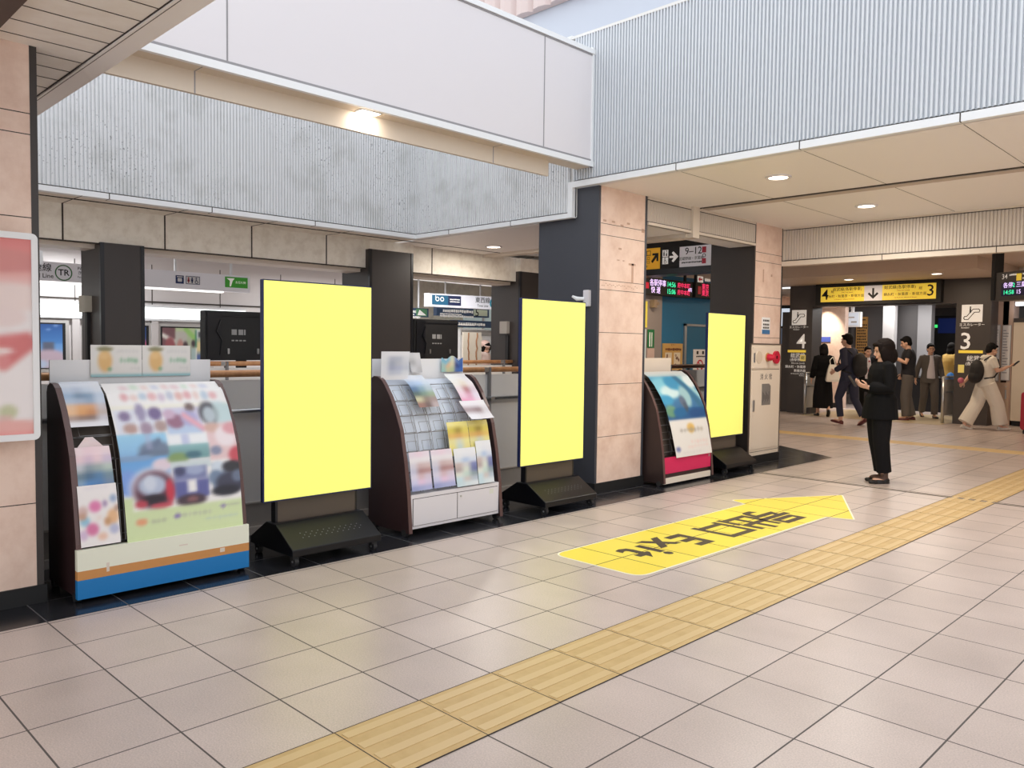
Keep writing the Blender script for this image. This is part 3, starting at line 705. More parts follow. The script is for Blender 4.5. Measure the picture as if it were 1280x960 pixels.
sheet('leaflet', 'right of the two yellow leaflets in the wire rack', 'leaflet', YL, 2.74, 2.955, .83, 2.74, 2.955, .57, off=.0, group=G2)
PK = [r.split() for r in """E6D8E4 EAD4E0 E8DCE6
ECE8EC EAE6EA ECE8EC
D8D4E0 D0B8B8 D4C0C0
C8C8DC B08888 B89090
DCD8EA D8BCC4 D8CCDC
D0D0EC E8CCE4 DCD0E8
9CA4D0 A8B0D8 B0B4DC""".split('\n')]
sheet('leaflet', 'first pale pink leaflet from the near end in the lowest row of the wire rack', 'leaflet', PK, 2.10, 2.295, .632, 2.10, 2.295, .345, off=-.012, group=G2)
sheet('leaflet', 'second pale pink leaflet from the near end in the lowest row of the wire rack', 'leaflet', PK, 2.31, 2.52, .632, 2.315, 2.53, .345, off=-.012, group=G2)
WB = [r.split() for r in """ECEEF0 EAECF0 ECEEF2
E8ECF0 E4E8F0 E8EAF0
DCE4EC B8CCE8 D8E0F0
C8B8B4 D8D8D8 8088B8
B8A8A8 DCE4D8 7078A8
E0E4DC C8DCD4 90A0A8
C8E0E8 D0C8C4 B8C4D0
C8DCE4 D8E4E8 E0E8EC""".split('\n')]
sheet('leaflet', 'shorter white and blue leaflet in the lowest row of the wire rack', 'leaflet', WB, 2.535, 2.765, .625, 2.54, 2.765, .33, off=-.018, group=G2)
sheet('leaflet', 'taller white and blue leaflet at the far end of the wire rack', 'leaflet', WB, 2.775, 2.94, .668, 2.77, 2.94, .33, off=-.018, group=G2)
# poster on the magenta rack
q = Paint(40, 64, 'E9E7E4')
q.grad(0,.06,1,.56,'4C9CC0','2C5C94').ell(.22,.20,.30,.13,'7CC4D8').ell(.30,.24,.22,.07,'CDE8EC').ell(.12,.33,.16,.06,'3C9CC8').ell(.48,.14,.2,.08,'3490BC').line(.58,.02,1.0,.50,.05,'2E6C90').line(.70,.02,1.05,.36,.04,'9CC8D0').ell(.92,.12,.14,.08,'DCE8EA').ell(.62,.30,.12,.12,'9CC4CC')
q.ell(.50,.36,.08,.07,'5C6C84').ell(.52,.42,.05,.06,'48586C').ell(.13,.46,.14,.07,'6C9C80').ell(.34,.48,.16,.06,'2C6CA0').ell(.80,.50,.25,.06,'28548C').grad(0,0,1,.06,'E4E2DC','C8D8DC').rect(-.1,.56,1.1,1.1,'E9E7E4')
q.ell(.52,.665,.10,.055,'E2BE72').ell(.52,.69,.07,.035,'D8B060').words(.22,.84,.69,.05,['A4A09C','B0ACA4','B8B0A0','A8A4A0'],7,3,.75).words(.45,.92,.83,.04,['ECCCC8','E8D4D0'],6,4,.7).words(.35,.92,.885,.03,['ECD0CC'],7,5,.6).ell(.10,.90,.06,.03,'7C84B4').words(.2,.7,.945,.03,['D8D4D8'],6,6,.5)
P3 = q.soft(1)
sheet('poster', 'blue sea and white poster draped down the magenta rack', 'poster', P3, 5.46, 6.22, 1.18, 5.59, 6.29, .285, off=-.018)

# ------------------------------------------------------------------ yellow screens on black stands
def screen_stand(label):
    t = thing('screen_stand', label, 'display stand', (0,0,0), 'yellow screens on wheeled black stands')
    fx = FX(0)
    MB().rbox(-.425, .425, .398, 1.85, -.03, 0, .008, fx).build('housing', mat('screen_housing', (30,40,86), .4), t)
    MB().box(-.415, .415, .407, 1.842, 0, .003, fx).build('screen', M_YELLOW, t)
    MB().box(-.31, .31, .22, .42, -.07, -.031, fx).build('neck_panel', mat('bronze_neck', (86,76,66), .4), t)
    for y in (-.32, .305): MB().box(y, y+.018, .18, .45, -.085, -.0305, fx).build('post', M_BLACK, t)
    b = MB(); fs = Fr((0, -.345, 0), (1,0,0), (0,0,1))      # a = depth, c toward -Y
    b.poly([(-.33,.07), (.235,.07), (.235,.115), (.015,.25), (-.11,.25), (-.33,.115)], -.69, 0, fs)
    bs = b.build('base', mat('black_powder_coat', (9,10,15), .35, spec=.4), t, bevel=.006)
    sl = Vector((.22,0,-.135)).normalized(); fsl = Fr((.015, 0, .25), (0,1,0), -sl)
    b = MB()
    for j in range(3):
        for i in range(11): b.disc(-.22+i*.044+.022*(j%2), -.115-.022*j, .0038, -.001, .001, fsl, 8)
    b.build('vent_holes', mat('worn_hole_rim', (110,112,118), .5), bs)
    for x, y in ((.19,-.305),(.19,.305),(-.28,-.305),(-.28,.305)):
        b = MB(); b.tube([(x, y-.014, .032), (x, y+.014, .032)], .032, 14); b.box(x-.02, x+.02, y-.022, y+.022, .05, .072); b.k = 1; b.cyl((x, y-.018, .032), (x, y+.018, .032), .008)
        b.build('caster', [M_TREND, M_CHROME], t)
    return t
s0 = screen_stand('blank yellow screen on a black stand between the striped rack and the wire rack')
s0.location = (-2.3, 1.363, 0)
dup(s0, (-2.3, 3.748, 0), None, 'blank yellow screen on a black stand before the first pink pillar')
dup(s0, (-2.43, 6.935, 0), None, 'blank yellow screen on a black stand beside the cream fire hydrant cabinet')

# ------------------------------------------------------------------ railings
def railing(label, x, y0, y1, posts, wood, infill=True):
    t = thing('railing', label, 'railing', (x, y0, 0)); f = FX(x)
    MB().tube([(x, y0, 1.212), (x, y1, 1.212)], .026, 14).build('handrail', wood, t, smooth=True)
    MB().tube([(x+.03, y0, .938), (x+.03, y1, .938)], .017, 10).build('lower_rail', M_CHROME, t, smooth=True)
    if infill:
        b = MB(); b.box(y0, y1, .245, 1.165, -.02, 0, f)
        b.build('infill_panel', M_GREYP, t)
        b = MB(); b.box(y0, y1, .06, .235, -.02, -.004, f); b.build('kick_panel', M_GREYP2, t)
        b = MB(); b.box(y0, y1, .233, .247, -.02, .006, f); b.box(y0, y1, 0, .06, -.03, .02, f); b.build('ledge', mat('steel_ledge', (206,200,194), .35, metal=.3), t)
    for y in posts:
        b = MB(); b.box(y-.012, y+.012, .0, 1.235, -.03, .03, f); b.k = 1; b.box(y-.07, y-.02, 1.19, 1.235, .005, .03, f)
        b.box(y-.01, y+.04, .925, .952, .02, .055, f)
        b.build('post', [mat('grey_post', (126,126,128), .4), M_CHROME], t)
    return t
railing('wood-topped railing with grey panels behind the racks and first two screens', -3.1, -.31, 4.50, (2.36, 3.70), M_WOOD)
railing('dark wood railing with grey panels behind the magenta rack', -3.1, 5.40, 7.59, (6.75,), M_WOODD)
railing('far wood railing across the stair opening, under the black boxes', -5.85, 1.3, 6.85, (2.4, 4.0, 6.6), M_WOOD, True)
# black screen backs behind the far railing
def screen_back(label, y0, y1, z0, z1):
    t = thing('screen_box', label, 'screen', (-6.0, (y0+y1)/2, 0), 'black screens seen from behind')
    f = FX(-5.97)
    MB().rbox(y0, y1, z0, z1, -.12, 0, .01, f).build('housing', M_BLACKM, t)
    b = MB(); b.box(y0+.02, y0+.17, z0, z1-.02, 0, .012, f); b.box(y0+.02, y1-.02, z1-.06, z1-.045, 0, .006, f)
    b.tube([f.p(y0+.17, z1-.1, .015), f.p(y0+.12, z1-.22, .02), f.p(y0+.18, z1-.32, .016), f.p(y0+.16, z0+.06, .016)], .008, 6); b.build('cable_cover', M_BLACK, t)
    b = MB()
    for i, (a, w) in enumerate(((.30,.06),(.38,.055),(.445,.018))): b.box(y0+a, y0+a+w, z1-.26, z1-.20, 0, .003, f)
    for i in range(4): b.box(y0+.30+i*.045, y0+.33+i*.045, z1-.33, z1-.315, 0, .003, f)
    b.build('label', mat('grey_label', (150,150,150), .5), t)
    for a in (.25, .60):
        if y0+a < y1-.03: MB().rbox(y0+a, y0+a+.022, z0+.07, z0+.13, 0, .012, .006, f).build('latch', M_CHROME, t)
    MB().box((y0+y1)/2-.05, (y0+y1)/2+.05, 0, z0, -.09, -.03, f).build('post', M_BLACKM, t)
screen_back('black screen seen from behind, left of the first yellow screen', 2.22, 3.10, 1.245, 1.785)
screen_back('black screen seen from behind, above the wire rack', 5.07, 5.83, 1.255, 1.785)
# ------------------------------------------------------------------ ceiling lamps
def downlight(label, x, y, z, power=None):
    col = WARM if y < 8 else (1.0, .80, .58)
    t = thing('ceiling_light', label, 'ceiling light', (x, y, z), 'round lamps set in the soffits')
    MB().ring(x, y, .085, .115, z-.012, z, WF, 28).build('rim', M_WHITE, t)
    MB().disc(x, y, .085, z-.006, z-.001, WF, 28).build('glowing_disc', M_GLOW, t)
    lamp('lamp', (x, y, z-.02), .17, power or LAMP_W, col, t)
    return t
downlight('larger round lamp in the concourse soffit, nearest under the ribbed fascia', -1.015, 5.318, 3.0)
downlight('round lamp in the concourse soffit, nearest the lower ribbed lintel', -1.004, 7.309, 3.0)
downlight('round lamp in the low soffit above the wire rack', -5.012, 5.582, 2.71)
downlight('round lamp above the left end of the yellow platform sign', -4.30, 14.9, 2.88, 20)
downlight('round lamp above the right end of the yellow platform sign', -2.55, 14.6, 2.88, 20)
for x, y, z, p in ((1.6,5.318,3.0,17),(1.6,7.309,3.0,17),(4.2,5.3,3.0,17),(4.2,7.3,3.0,17),(-3.2,11.0,3.1,17),(.5,11.0,3.1,17),(3.5,11.0,3.1,17),(.5,14.5,3.1,17),(-6.5,12.0,2.71,22),(-4.6,9.2,2.71,22),(-4,-1.5,3.0,30),(1,-3,3.0,20),(-1.0,-.8,3.0,17)):  # unseen lamps, added to brighten the hall and the entrance side
    downlight('added round soffit lamp, out of view, lighting the station hall', x, y, z, p)

def tube_light(label, x, y0, y1, z):
    t = thing('tube_light', label, 'ceiling light', (x, (y0+y1)/2, z), 'white tube lights over the platform passage')
    MB().box(x-.14, x+.14, y0, y1, z-.05, z).build('fitting', M_WHITE, t)
    MB().box(x-.09, x+.09, y0+.02, y1-.02, z-.075, z-.05).build('tube', M_TUBE, t)
    lamp('lamp', (x, (y0+y1)/2, z-.085), .18, 40, (.95,.98,1), t, shape='RECTANGLE', sy=(y1-y0))
t = thing('ceiling_light', 'small lamp under the white bridge beam washing its cream skirt', 'ceiling light', (-2.585, 1.95, 3.17))
MB().box(-2.63, -2.54, 1.86, 2.04, 3.164, 3.17).build('rim', M_TRIM, t); MB().box(-2.625, -2.545, 1.87, 2.03, 3.162, 3.164).build('glowing_disc', M_GLOW, t)
lamp('lamp', (-2.585, 1.95, 3.158), .05, 2.2, WARM, t, (0, math.radians(30), 0))
t = thing('tube_light', 'white tube light over the sign at the far left', 'ceiling light', (-9.2, 2.05, 2.78), 'white tube lights over the platform passage')
ftb = Fr((-9.2, 2.0, 2.78), (-.985,.17,0), (-.17,-.985,0)); MB().box(-.55, .7, -.12, .12, .006, .05, ftb).build('fitting', M_WHITE, t); MB().box(-.53, .68, -.07, .07, .05, .075, ftb).build('tube', M_TUBE, t)
lamp('lamp', (-9.2, 2.0, 2.69), .2, 30, (.95,.98,1), t)
tube_light('white tube light behind the top of the first yellow screen', -8.6, 5.2, 7.2, 2.70)
tube_light('wide white tube light to the right of the stair pillar', -7.6, 6.3, 8.2, 2.70)

# ------------------------------------------------------------------ poster case on the entrance pillar
t = thing('poster_case', 'white framed poster with red and white print on the pink pillar', 'poster', (-2.40, -.9, .91))
fx = FX(-2.40)
b = MB(); b.rbox(-1.10, -.345, .912, 1.995, 0, .085, .03, fx); b.build('case', mat('ivory_case', (216,214,206), .4), t)
b = MB()
b.box(-1.09, -.375, 1.965, 1.998, .085, .10, fx); b.box(-1.09, -.375, .909, .942, .085, .10, fx); b.box(-1.10, -1.07, .94, 1.967, .085, .10, fx); b.box(-.375, -.345, .939, 1.968, .085, .10, fx)
for z0, s0_ in ((1.968, 1), (.939, -1)): b.poly([(-.375, z0)]+[(-.375+.03*math.cos(a*PI/12), z0+s0_*.03*math.sin(a*PI/12)) for a in range(7)], .085, .10, fx)
b.build('frame', M_TRIM, t)
pq = Paint(50, 74, 'F2ECEC')
pq.grad(0,0,1,.12,'E08684','E69894').grad(0,.12,1,.26,'E69894','EFD2CE').ell(.2,.20,.5,.10,'EEB0AC',.7).ell(.75,.12,.35,.06,'D8908C').ell(.85,.30,.3,.07,'F0DEDA')
pq.ell(.56,.35,.16,.045,'3C84C0').ell(.62,.40,.16,.035,'DC7880').ell(.55,.455,.18,.045,'4474B0').ell(.45,.40,.2,.05,'B0C4DC').ell(.50,.32,.22,.04,'D0D8E4').ell(.5,.51,.1,.05,'B8A8B4')
pq.line(.25,.60,.55,.56,.05,'DC8484').line(.55,.56,.95,.52,.045,'DC8080').line(.95,.53,.80,.62,.045,'D87C7C').line(.80,.62,.4,.64,.04,'E09090').ell(.72,.57,.14,.02,'F4E4E2').ell(.8,.40,.15,.05,'EEDCDA')
pq.rect(.20,.655,.74,.80,'C8C4C6').rect(.20,.70,.74,.745,'902C44').rect(.20,.745,.74,.785,'5C2030').rect(.2,.66,.74,.70,'9C8C94').ell(.55,.815,.16,.02,'6C6068').ell(.58,.87,.07,.03,'B0A498').ell(.82,.875,.06,.035,'C8CCA8').ell(.8,.91,.05,.02,'E0C0B8')
pq.rect(.55,.955,1.1,1.1,'EDA09C').ell(.52,.965,.05,.015,'7C74B0').ell(.44,.96,.04,.012,'C04878').ell(.85,.95,.25,.03,'ECB4AE').rect(0,.95,.5,1.1,'EEE4E4',.5)
PC = pq.soft(1)
b = MB(); printed(b, lambda s, q: fx.p(-1.07+.70*s, 1.965-1.025*q, .088), PC); b.build('poster_sheet', M_PRINT, t)
t = thing('wall_box', 'small white box at the corner of the pink pillar behind the poster', 'wall box', (-2.9, -.25, 1.9))
b = MB(); b.rbox(-.312, -.235, 1.79, 1.985, -.42, -.36, .01, fx); b.build('case', M_WHITE, t)
b = MB(); b.box(-.235, -.19, 1.90, 1.93, -.40, -.38, fx); b.box(-.21, -.195, 1.88, 1.96, -.40, -.375, fx); b.build('bracket', M_TRIM, t)

# ------------------------------------------------------------------ fittings on the pink pillars
t = thing('wall_intercom', 'white box with a horn-shaped sensor on the dark side of the first pink pillar', 'wall box', (-2.6, 4.54, 1.9))
fy = FY(4.545)
MB().rbox(-2.615, -2.545, 1.835, 1.995, 0, .035, .008, fy).build('case', M_WHITE, t)
MB().tube([fy.p(-2.60,1.91,.035), fy.p(-2.66,1.91,.075), fy.p(-2.70,1.935,.10)], [.016,.022,.012], 10).build('horn', M_TRIM, t)
t = thing('hydrant_cabinet', 'cream fire hydrant cabinet with red lamp set in the second pink pillar', 'fire hydrant cabinet', (-2.46, 7.97, .1))
fx2 = FX(-2.46); M_HYD = mat('cream_cabinet_paint', (236,222,204), .4)
MB().box(7.545, 8.325, .10, 1.50, 0, .014, fx2).build('body', M_HYD, t)
b = MB(); b.box(7.535, 8.335, 1.495, 1.51, 0, .022, fx2); b.box(7.535, 7.548, .09, 1.5, 0, .02, fx2); b.box(8.322, 8.335, .09, 1.5, 0, .02, fx2); b.build('frame', mat('bronze_frame', (96,82,72), .4), t)
d = MB().box(7.575, 8.295, 1.20, 1.46, .014, .022, fx2).build('alarm_panel', M_HYD, t)
b = MB(); b.ring(7.74, 1.335, .0, .078, .022, .026, fx2); b.build('speaker_disc', mat('beige_speaker', (216,200,180), .6), d)
b = MB(); b.rbox(7.60, 7.635, 1.27, 1.39, .022, .027, .006, fx2); b.build('latch_plate', M_CHROME, d)
b = MB(); b.disc(7.955, 1.335, .058, .022, .034, fx2); b.k = 1; b.tube([fx2.p(7.955,1.335,.034), fx2.p(7.955,1.335,.07), fx2.p(7.955,1.335,.11), fx2.p(7.955,1.335,.125)], [.046,.044,.03,.012], 16)
b.build('red_lamp', [mat('brass_rim', (196,150,96), .4), M_RED], d)
b = MB(); b.ring(8.165, 1.335, .026, .082, .022, .05, fx2); b.k = 1; b.disc(8.165, 1.335, .028, .022, .04, fx2); b.build('call_button', [M_RED, M_BLACKM], d)
d = MB().box(7.575, 8.295, .18, 1.165, .014, .022, fx2).build('door', M_HYD, t)
b = MB(); b.rbox(7.60, 7.645, .66, .80, .022, .03, .006, fx2); b.build('handle', M_CHROME, d)
b = MB(); b.poly([(7.83,.73),(8.06,.73),(8.06,.97),(8.01,1.0),(7.83,1.0)], .022, .024, fx2); b.k = 1
for i in range(9): b.box(7.85+.02*i, 7.86+.02*i, .76+.02*(i%3), .90-.015*(i%4), .024, .025, fx2)
b.build('metal_plate', [mat('dull_plate', (150,146,142), .4, metal=.4), mat('plate_print', (96,92,90), .5)], d)
b = MB()
for i, ch in enumerate('消火栓'): b.txt(ch, .085, fx2, 7.82+.115*i, 1.085, .0225)
b.build('lettering', M_JOINT, d)
b = MB(); b.box(7.55, 8.32, .145, .150, .014, .0155, fx2); b.box(7.575, 8.295, 1.178, 1.184, .014, .016, fx2); b.build('groove', M_JOINT, t)
t = thing('wall_notice', 'small white and blue notice on the pink stone above the hydrant cabinet', 'notice', (-2.46, 7.93, 1.6))
MB().box(7.825, 8.03, 1.63, 1.84, 0, .006, fx2).build('plate', M_PAPER, t)
MB().box(7.825, 8.03, 1.63, 1.685, .006, .007, fx2).build('blue_band', mat('notice_blue', (70,120,170), .5), t)
b = MB()
for i, z in enumerate((1.80, 1.75, 1.71)):
    for k in range(5): b.box(7.85+.033*k, 7.85+.033*k+.024, z-.012, z+.012, .006, .007, fx2)
b.build('lettering', M_INK, t)
t = thing('wall_box', 'small grey box on the dark pillar right of the wire rack', 'wall box', (-5.72, 6.6, 1.6))
MB().rbox(-6.05, -5.90, 1.62, 1.80, 0, .06, .008, FY(6.775)).build('case', M_GREYP2, t)
MB().box(-5.96, -5.90, .9, 1.6, 0, .03, FY(6.775)).build('conduit', M_BLACKM, t)
t = thing('wall_box', 'small beige box on the dark pillar behind the striped rack', 'wall box', (-6.0, 1.05, 1.8))
MB().rbox(-6.16, -6.00, 1.72, 1.88, 0, .07, .008, FY(1.10)).build('case', mat('beige_box', (176,170,156), .5), t)
MB().box(-6.11, -6.05, 1.0, 1.72, 0, .03, FY(1.10)).build('conduit', M_BLACKM, t)

# ------------------------------------------------------------------ far left: platform passage
fw = FX(-10)
b = MB(); b.box(-5.9, 7.5, 2.03, 2.05, 0, .02, fw)
for k in range(-3, 5): b.box(2.15+1.07*k, 2.16+1.07*k, 2.0, 2.6, 0, .006, fw)
struct('trim_4', b, M_JOINT)
t = thing('light_band', 'long white glowing band along the far wall behind the dark pillar', 'light band', (-10, 2, 1.9))
MB().box(-5.9, 4.7, 1.79, 1.955, 0, .06, fw).build('glowing_front', M_BAND, t)
b = MB(); b.box(-5.9, 4.7, 1.955, 1.985, 0, .075, fw); b.box(-5.9, 4.7, 1.755, 1.79, 0, .075, fw); b.build('frame', M_TRIM, t)
def window_poster(label, y0, y1, rows, z0=.75, z1=1.73, div=None):
    t = thing('wall_poster', label, 'poster', (-9.97, (y0+y1)/2, z0), 'poster panels under the light band')
    b = MB(); b.box(y0, y1, z0, z1, 0, .05, fw); b.build('frame', mat('aluminium_frame', (200,196,192), .4, metal=.3), t)
    b = MB(); b.box(y0+.05, y1-.05, z0+.05, z1-.04, .05, .056, fw); b.build('backing', M_BLACKM, t)
    b = MB(); printed(b, lambda s, q: fw.p(y0+.07+(y1-y0-.16)*s, z1-.06-(z1-z0-.12)*q, .060), rows); b.build('print', MATS['lit_print'], t)
print_mat('lit_print', .4, .25)
BL = [r.split() for r in """2C4E84 2E5088 30548C 2A4C82
4A70A8 4068A4 3A64A0 34609C
7898C4 6488B8 5880B4 4C78AC
B8C8DC A8BCD8 6C7488 7888A8
B0C4DC B8C8DC 585C6C 8890A8
A8B8D4 B8B8CC 9C90A4 A898A8
98A4C0 A898A8 A898A8 B0A0A8""".split('\n')]
pb = Paint(26, 34, '2C4E84'); pb.grad(0,0,1,.45,'2A4A80','4878B0').grad(0,.45,1,1,'5C88BC','9CB4D4').rect(.05,.40,.50,.80,'B8CCE0').rect(.10,.46,.40,.6,'D4E0EC').rect(.58,.42,.80,.66,'585C6C').ell(.7,.8,.4,.22,'B09CA8').ell(.3,.9,.4,.12,'A8B4C8')
for x,y in ((.2,.1),(.45,.06),(.7,.13),(.85,.05),(.35,.2)): pb.ell(x,y,.03,.02,'A8C0E0',.8)
window_poster('blue sky poster beside the entrance pillar under the light band', 1.30, 2.06, pb.soft(1), 1.0, 1.725)
pb = Paint(16, 30, '2C4478'); pb.grad(0,0,1,1,'2C4474','4C689C').ell(.8,.5,.25,.2,'C06484').ell(.8,.75,.2,.1,'D83C50').ell(.3,.6,.3,.2,'6C88B8')
window_poster('blue night poster half hidden by the dark platform pillar', 2.23, 3.20, pb.soft(1), 1.0, 1.72)
pb = Paint(44, 30, 'A8B090'); pb.grad(0,0,1,1,'A8B48C','88888C').rect(0,0,.33,1,'6C4C50').line(.02,.2,.3,.35,.05,'C8C4BC').ell(.2,.45,.12,.2,'8C5054').ell(.3,.7,.2,.2,'B45C58').rect(.33,.1,.62,.95,'A8A49C').ell(.45,.6,.10,.3,'A87870').ell(.58,.45,.06,.10,'4C3C40').rect(.53,.55,.66,1,'38323E').line(.6,.05,.8,.25,.06,'88B064').ell(.78,.4,.05,.09,'403438').rect(.73,.52,.84,1,'98AAA8').rect(.84,0,.87,1,'D8D4D0').rect(.87,.05,1,.28,'C8CACC').rect(.9,.1,.97,.25,'404448').rect(.87,.35,1,.6,'C8B888').rect(.87,.68,1,1,'4C5C88').rect(.83,.05,.86,.5,'286850')
window_poster('green and brown shop picture panel left of the black screen', 3.28, 4.05, pb.soft(1), 1.0, 1.715)
b = MB()
for y in (1.20, 2.145, 3.24, 4.10): b.box(y-.05, y+.05, .0, 1.75, 0, .07, fw)
struct('trim_5', b, mat('pale_mullion', (206,200,198), .4))
# hanging signs
fs = FX(-8.5)
M_SIGNW = mat('white_lit_sign', (232,230,236), .5, emit=.12)
def hang_sign(name, label, fr, a0, a1, b0, b1, body, parts, depth=.16, rods=(), top=2.78, cat='sign'):
    t = thing(name, label, cat, fr.p((a0+a1)/2, b0, -depth/2))
    MB().box(a0, a1, b0, b1, -depth, 0, fr).build('casing', body, t)
    for r in rods: MB().cyl(fr.p(r, b1, -depth/2), fr.p(r, top, -depth/2), .018).build('hanger', M_TRIM, t)
    for nm, mb, mm in parts: mb.build(nm, mm, t)
    return t
def bars(fr, a, b, w, h, n, c=.004, seed=1):
    """a line too small to read"""
    m = MB(); rr = random.Random(seed); x = a
    while x < a+w:
        q = h*rr.uniform(.5, 1.0); m.box(x, x+q, b-h/2*rr.uniform(.6,1), b+h/2*rr.uniform(.6,1), .001, c, fr); x += q + h*.22
    return m
def addm(*ms):
    a = ms[0]
    for m in ms[1:]:
        vm = {}
        for v in m.bm.verts: vm[v] = a.bm.verts.new(v.co)
        for f in m.bm.faces:
            nf = a.bm.faces.new([vm[v] for v in f.verts]); nf.material_index = a.k
        m.bm.free()
    return a
b = MB(); b.txt('東葉高速線', .105, fs, 1.445, 2.32, .004, 'RIGHT'); b.txt('Toyo Rapid Line', .075, fs, 1.465, 2.225, .004, 'RIGHT'); b.txt('TR', .105, fs, 1.577, 2.275, off=.015)
b.txt('PASMO', .05, fs, 1.735, 2.34, .004, 'LEFT'); b.txt('きっぷうりば', .05, fs, 1.735, 2.285, .004, 'LEFT'); b.txt('Fare & ticketing', .03, fs, 1.735, 2.235, .004, 'LEFT')
b2 = MB().ring(1.577, 2.275, .085, .098, 0, .004, fs)
b3 = MB(); b3.box(2.96, 3.07, 2.235, 2.345, 0, .004, fs); b3.k = 1; b3.box(2.975, 3.055, 2.32, 2.332, .004, .006, fs); b3.rbox(2.985, 3.045, 2.26, 2.308, .004, .006, .008, fs)
b4 = MB(); b4.box(3.10, 3.295, 2.235, 2.345, 0, .003, fs); b4.k = 1; b4.box(3.107, 3.288, 2.242, 2.338, .003, .004, fs)
b4.k = 2; b4.disc(3.135, 2.318, .011, .004, .006, fs, 10); b4.poly([(3.117,2.272),(3.153,2.272),(3.144,2.305),(3.126,2.305)], .004, .006, fs); b4.box(3.128,3.142,2.25,2.28,.004,.006,fs)
b4.k = 3; b4.disc(3.185, 2.318, .011, .004, .006, fs, 10); b4.box(3.172, 3.198, 2.275, 2.305, .004, .006, fs); b4.box(3.177,3.193,2.25,2.28,.004,.006,fs); b4.ring(3.247, 2.268, .016, .023, .004, .006, fs, 14); b4.disc(3.243, 2.322, .009, .004, .006, fs, 8); b4.box(3.237,3.247,2.28,2.312,.004,.006,fs)
b5 = MB().box(3.66, 4.0, 2.225, 2.375, 0, .006, fs)
b6 = MB(); b6.poly([(3.68,2.355),(3.80,2.355),(3.77,2.32),(3.745,2.24),(3.725,2.24),(3.73,2.32)], .006, .008, fs); b6.txt('お忘れ物', .04, fs, 3.89, 2.30, .0085)
hang_sign('hanging_sign', 'long white hanging sign with line names and a green panel at its end', fs, -.5, 4.04, 2.165, 2.40, M_SIGNW,
  [('lettering', b, M_INK), ('line_ring', b2, mat('green_ring', (60,120,70), .5)), ('ticket_symbol', b3, [mat('navy_symbol', (40,56,110), .5), M_PAPER]),
   ('toilet_symbol', b4, [mat('navy_symbol', (40,56,110), .5), M_PAPER, mat('crimson_symbol', (170,40,60), .5), mat('navy_symbol', (40,56,110), .5)]),
   ('green_panel', b5, mat('leaf_green_panel', (64,150,52), .5, emit=.2)), ('white_bird_mark', b6, M_WINK),
   ('lower_lamp', MB().box(-.5, 3.65, 2.145, 2.165, -.14, -.02, fs), mat('soft_glow', (250,248,245), .5, emit=1.5))], rods=(1.05, 2.99, 3.79))
# beyond the stair pillar: passage of the other line
struct('wall_passage', MB().box(-12, -10, 8.0, 8.1, 0, 2.8).box(-10.6, -10.5, 8.1, 16, 0, 2.75), M_CREAM2)
ft = Fr((-8.5, 7.25, 0), (.10,.995,0))
b = MB(); b.txt('東西線', .115, ft, 1.29, 2.265); b.txt('Tozai Line', .06, ft, 1.29, 2.17); b.txt('東葉高速線', .105, ft, 1.67, 2.265, .004, 'LEFT'); b.txt('Toyo Rapid', .06, ft, 1.67, 2.175, .004, 'LEFT'); b.txt('T', .11, ft, 1.555, 2.225)
hang_sign('hanging_sign', 'white hanging sign for the Tozai line with a teal ring right of the stair pillar', ft, .12, 2.4, 2.115, 2.345, M_SIGNW,
  [('lettering', b, M_INK), ('line_ring', MB().ring(1.555, 2.225, .07, .10, 0, .004, ft), mat('teal_ring', (0,150,180), .5)),
   ('blue_panel', MB().box(.18, .52, 2.15, 2.32, 0, .004, ft), mat('petrol_panel', (20,92,124), .5)), ('navy_panel', MB().box(.52, .80, 2.15, 2.32, 0, .004, ft), mat('navy_panel', (24,34,74), .5)),
   ('white_mark', addm(MB().ring(.29, 2.25, .025, .042, .004, .006, ft, 14), MB().ring(.39, 2.25, .025, .042, .004, .006, ft, 14), MB().box(.245,.262,2.23,2.31,.004,.006,ft), bars(ft,.56,2.255,.2,.025,1,.006), bars(ft,.56,2.215,.2,.02,1,.006,2)), M_WINK)], rods=(2.0,), top=3.1)
M_SLATE = mat('slate_blue_sign', (64,84,112), .5, emit=.12)
fb = FX(-9.3, 7.6)
def slate(label, a0, a1, b0, b1, big=None, seed=1, rods=None, top=3.1):
    ps = [('lettering', addm(bars(fb, a0+.15, b1-.07, (a1-a0)*.55, .06, 1, .004, seed), bars(fb, a0+.08, b1-.17, (a1-a0)*.6, .045, 1, .004, seed+1), bars(fb, a0+.08, b0+.04, (a1-a0)*.4, .025, 1, .004, seed+2)), M_WINK)]
    if big:
        ps.append(('number_plate', MB().box(a1-.42, a1-.05, b0+.03, b1-.02, 0, .005, fb), mat('pale_green_plate', (206,214,190), .5, emit=.15)))
        ps.append(('number', MB().txt(big, .22, fb, a1-.33, (b0+b1)/2, .006), M_INK))
    return hang_sign('direction_sign', label, fb, a0, a1, b0, b1, M_SLATE, ps, rods=rods or (a0+.25, a1-.2), top=top, depth=.1)
slate('slate blue direction sign with a number plate under the Tozai line sign', .62, 1.98, 2.0, 2.17, '5', 3)
sl_ = slate('slate blue direction sign cut by the stair pillar with a green arrow plate', -.3, .42, 1.96, 2.12, None, 9, top=2.78)
slate('lower slate blue direction sign right of the black screen', 1.02, 2.25, 1.80, 1.93, None, 14, rods=(2.12,))
b = MB(); b.box(.12, .38, 1.975, 2.11, .004, .008, fb); b.k = 1; b.poly([(.15,1.99),(.20,2.09),(.36,1.99)], .008, .010, fb); b.build('arrow_plate', [mat('green_plate', (96,150,110), .5), M_WINK], sl_)
t = thing('glass_screen', 'pale glass panes under the Tozai line sign', 'glass screen', (-9.9, 9.6, 0))
fg = FX(-9.9)
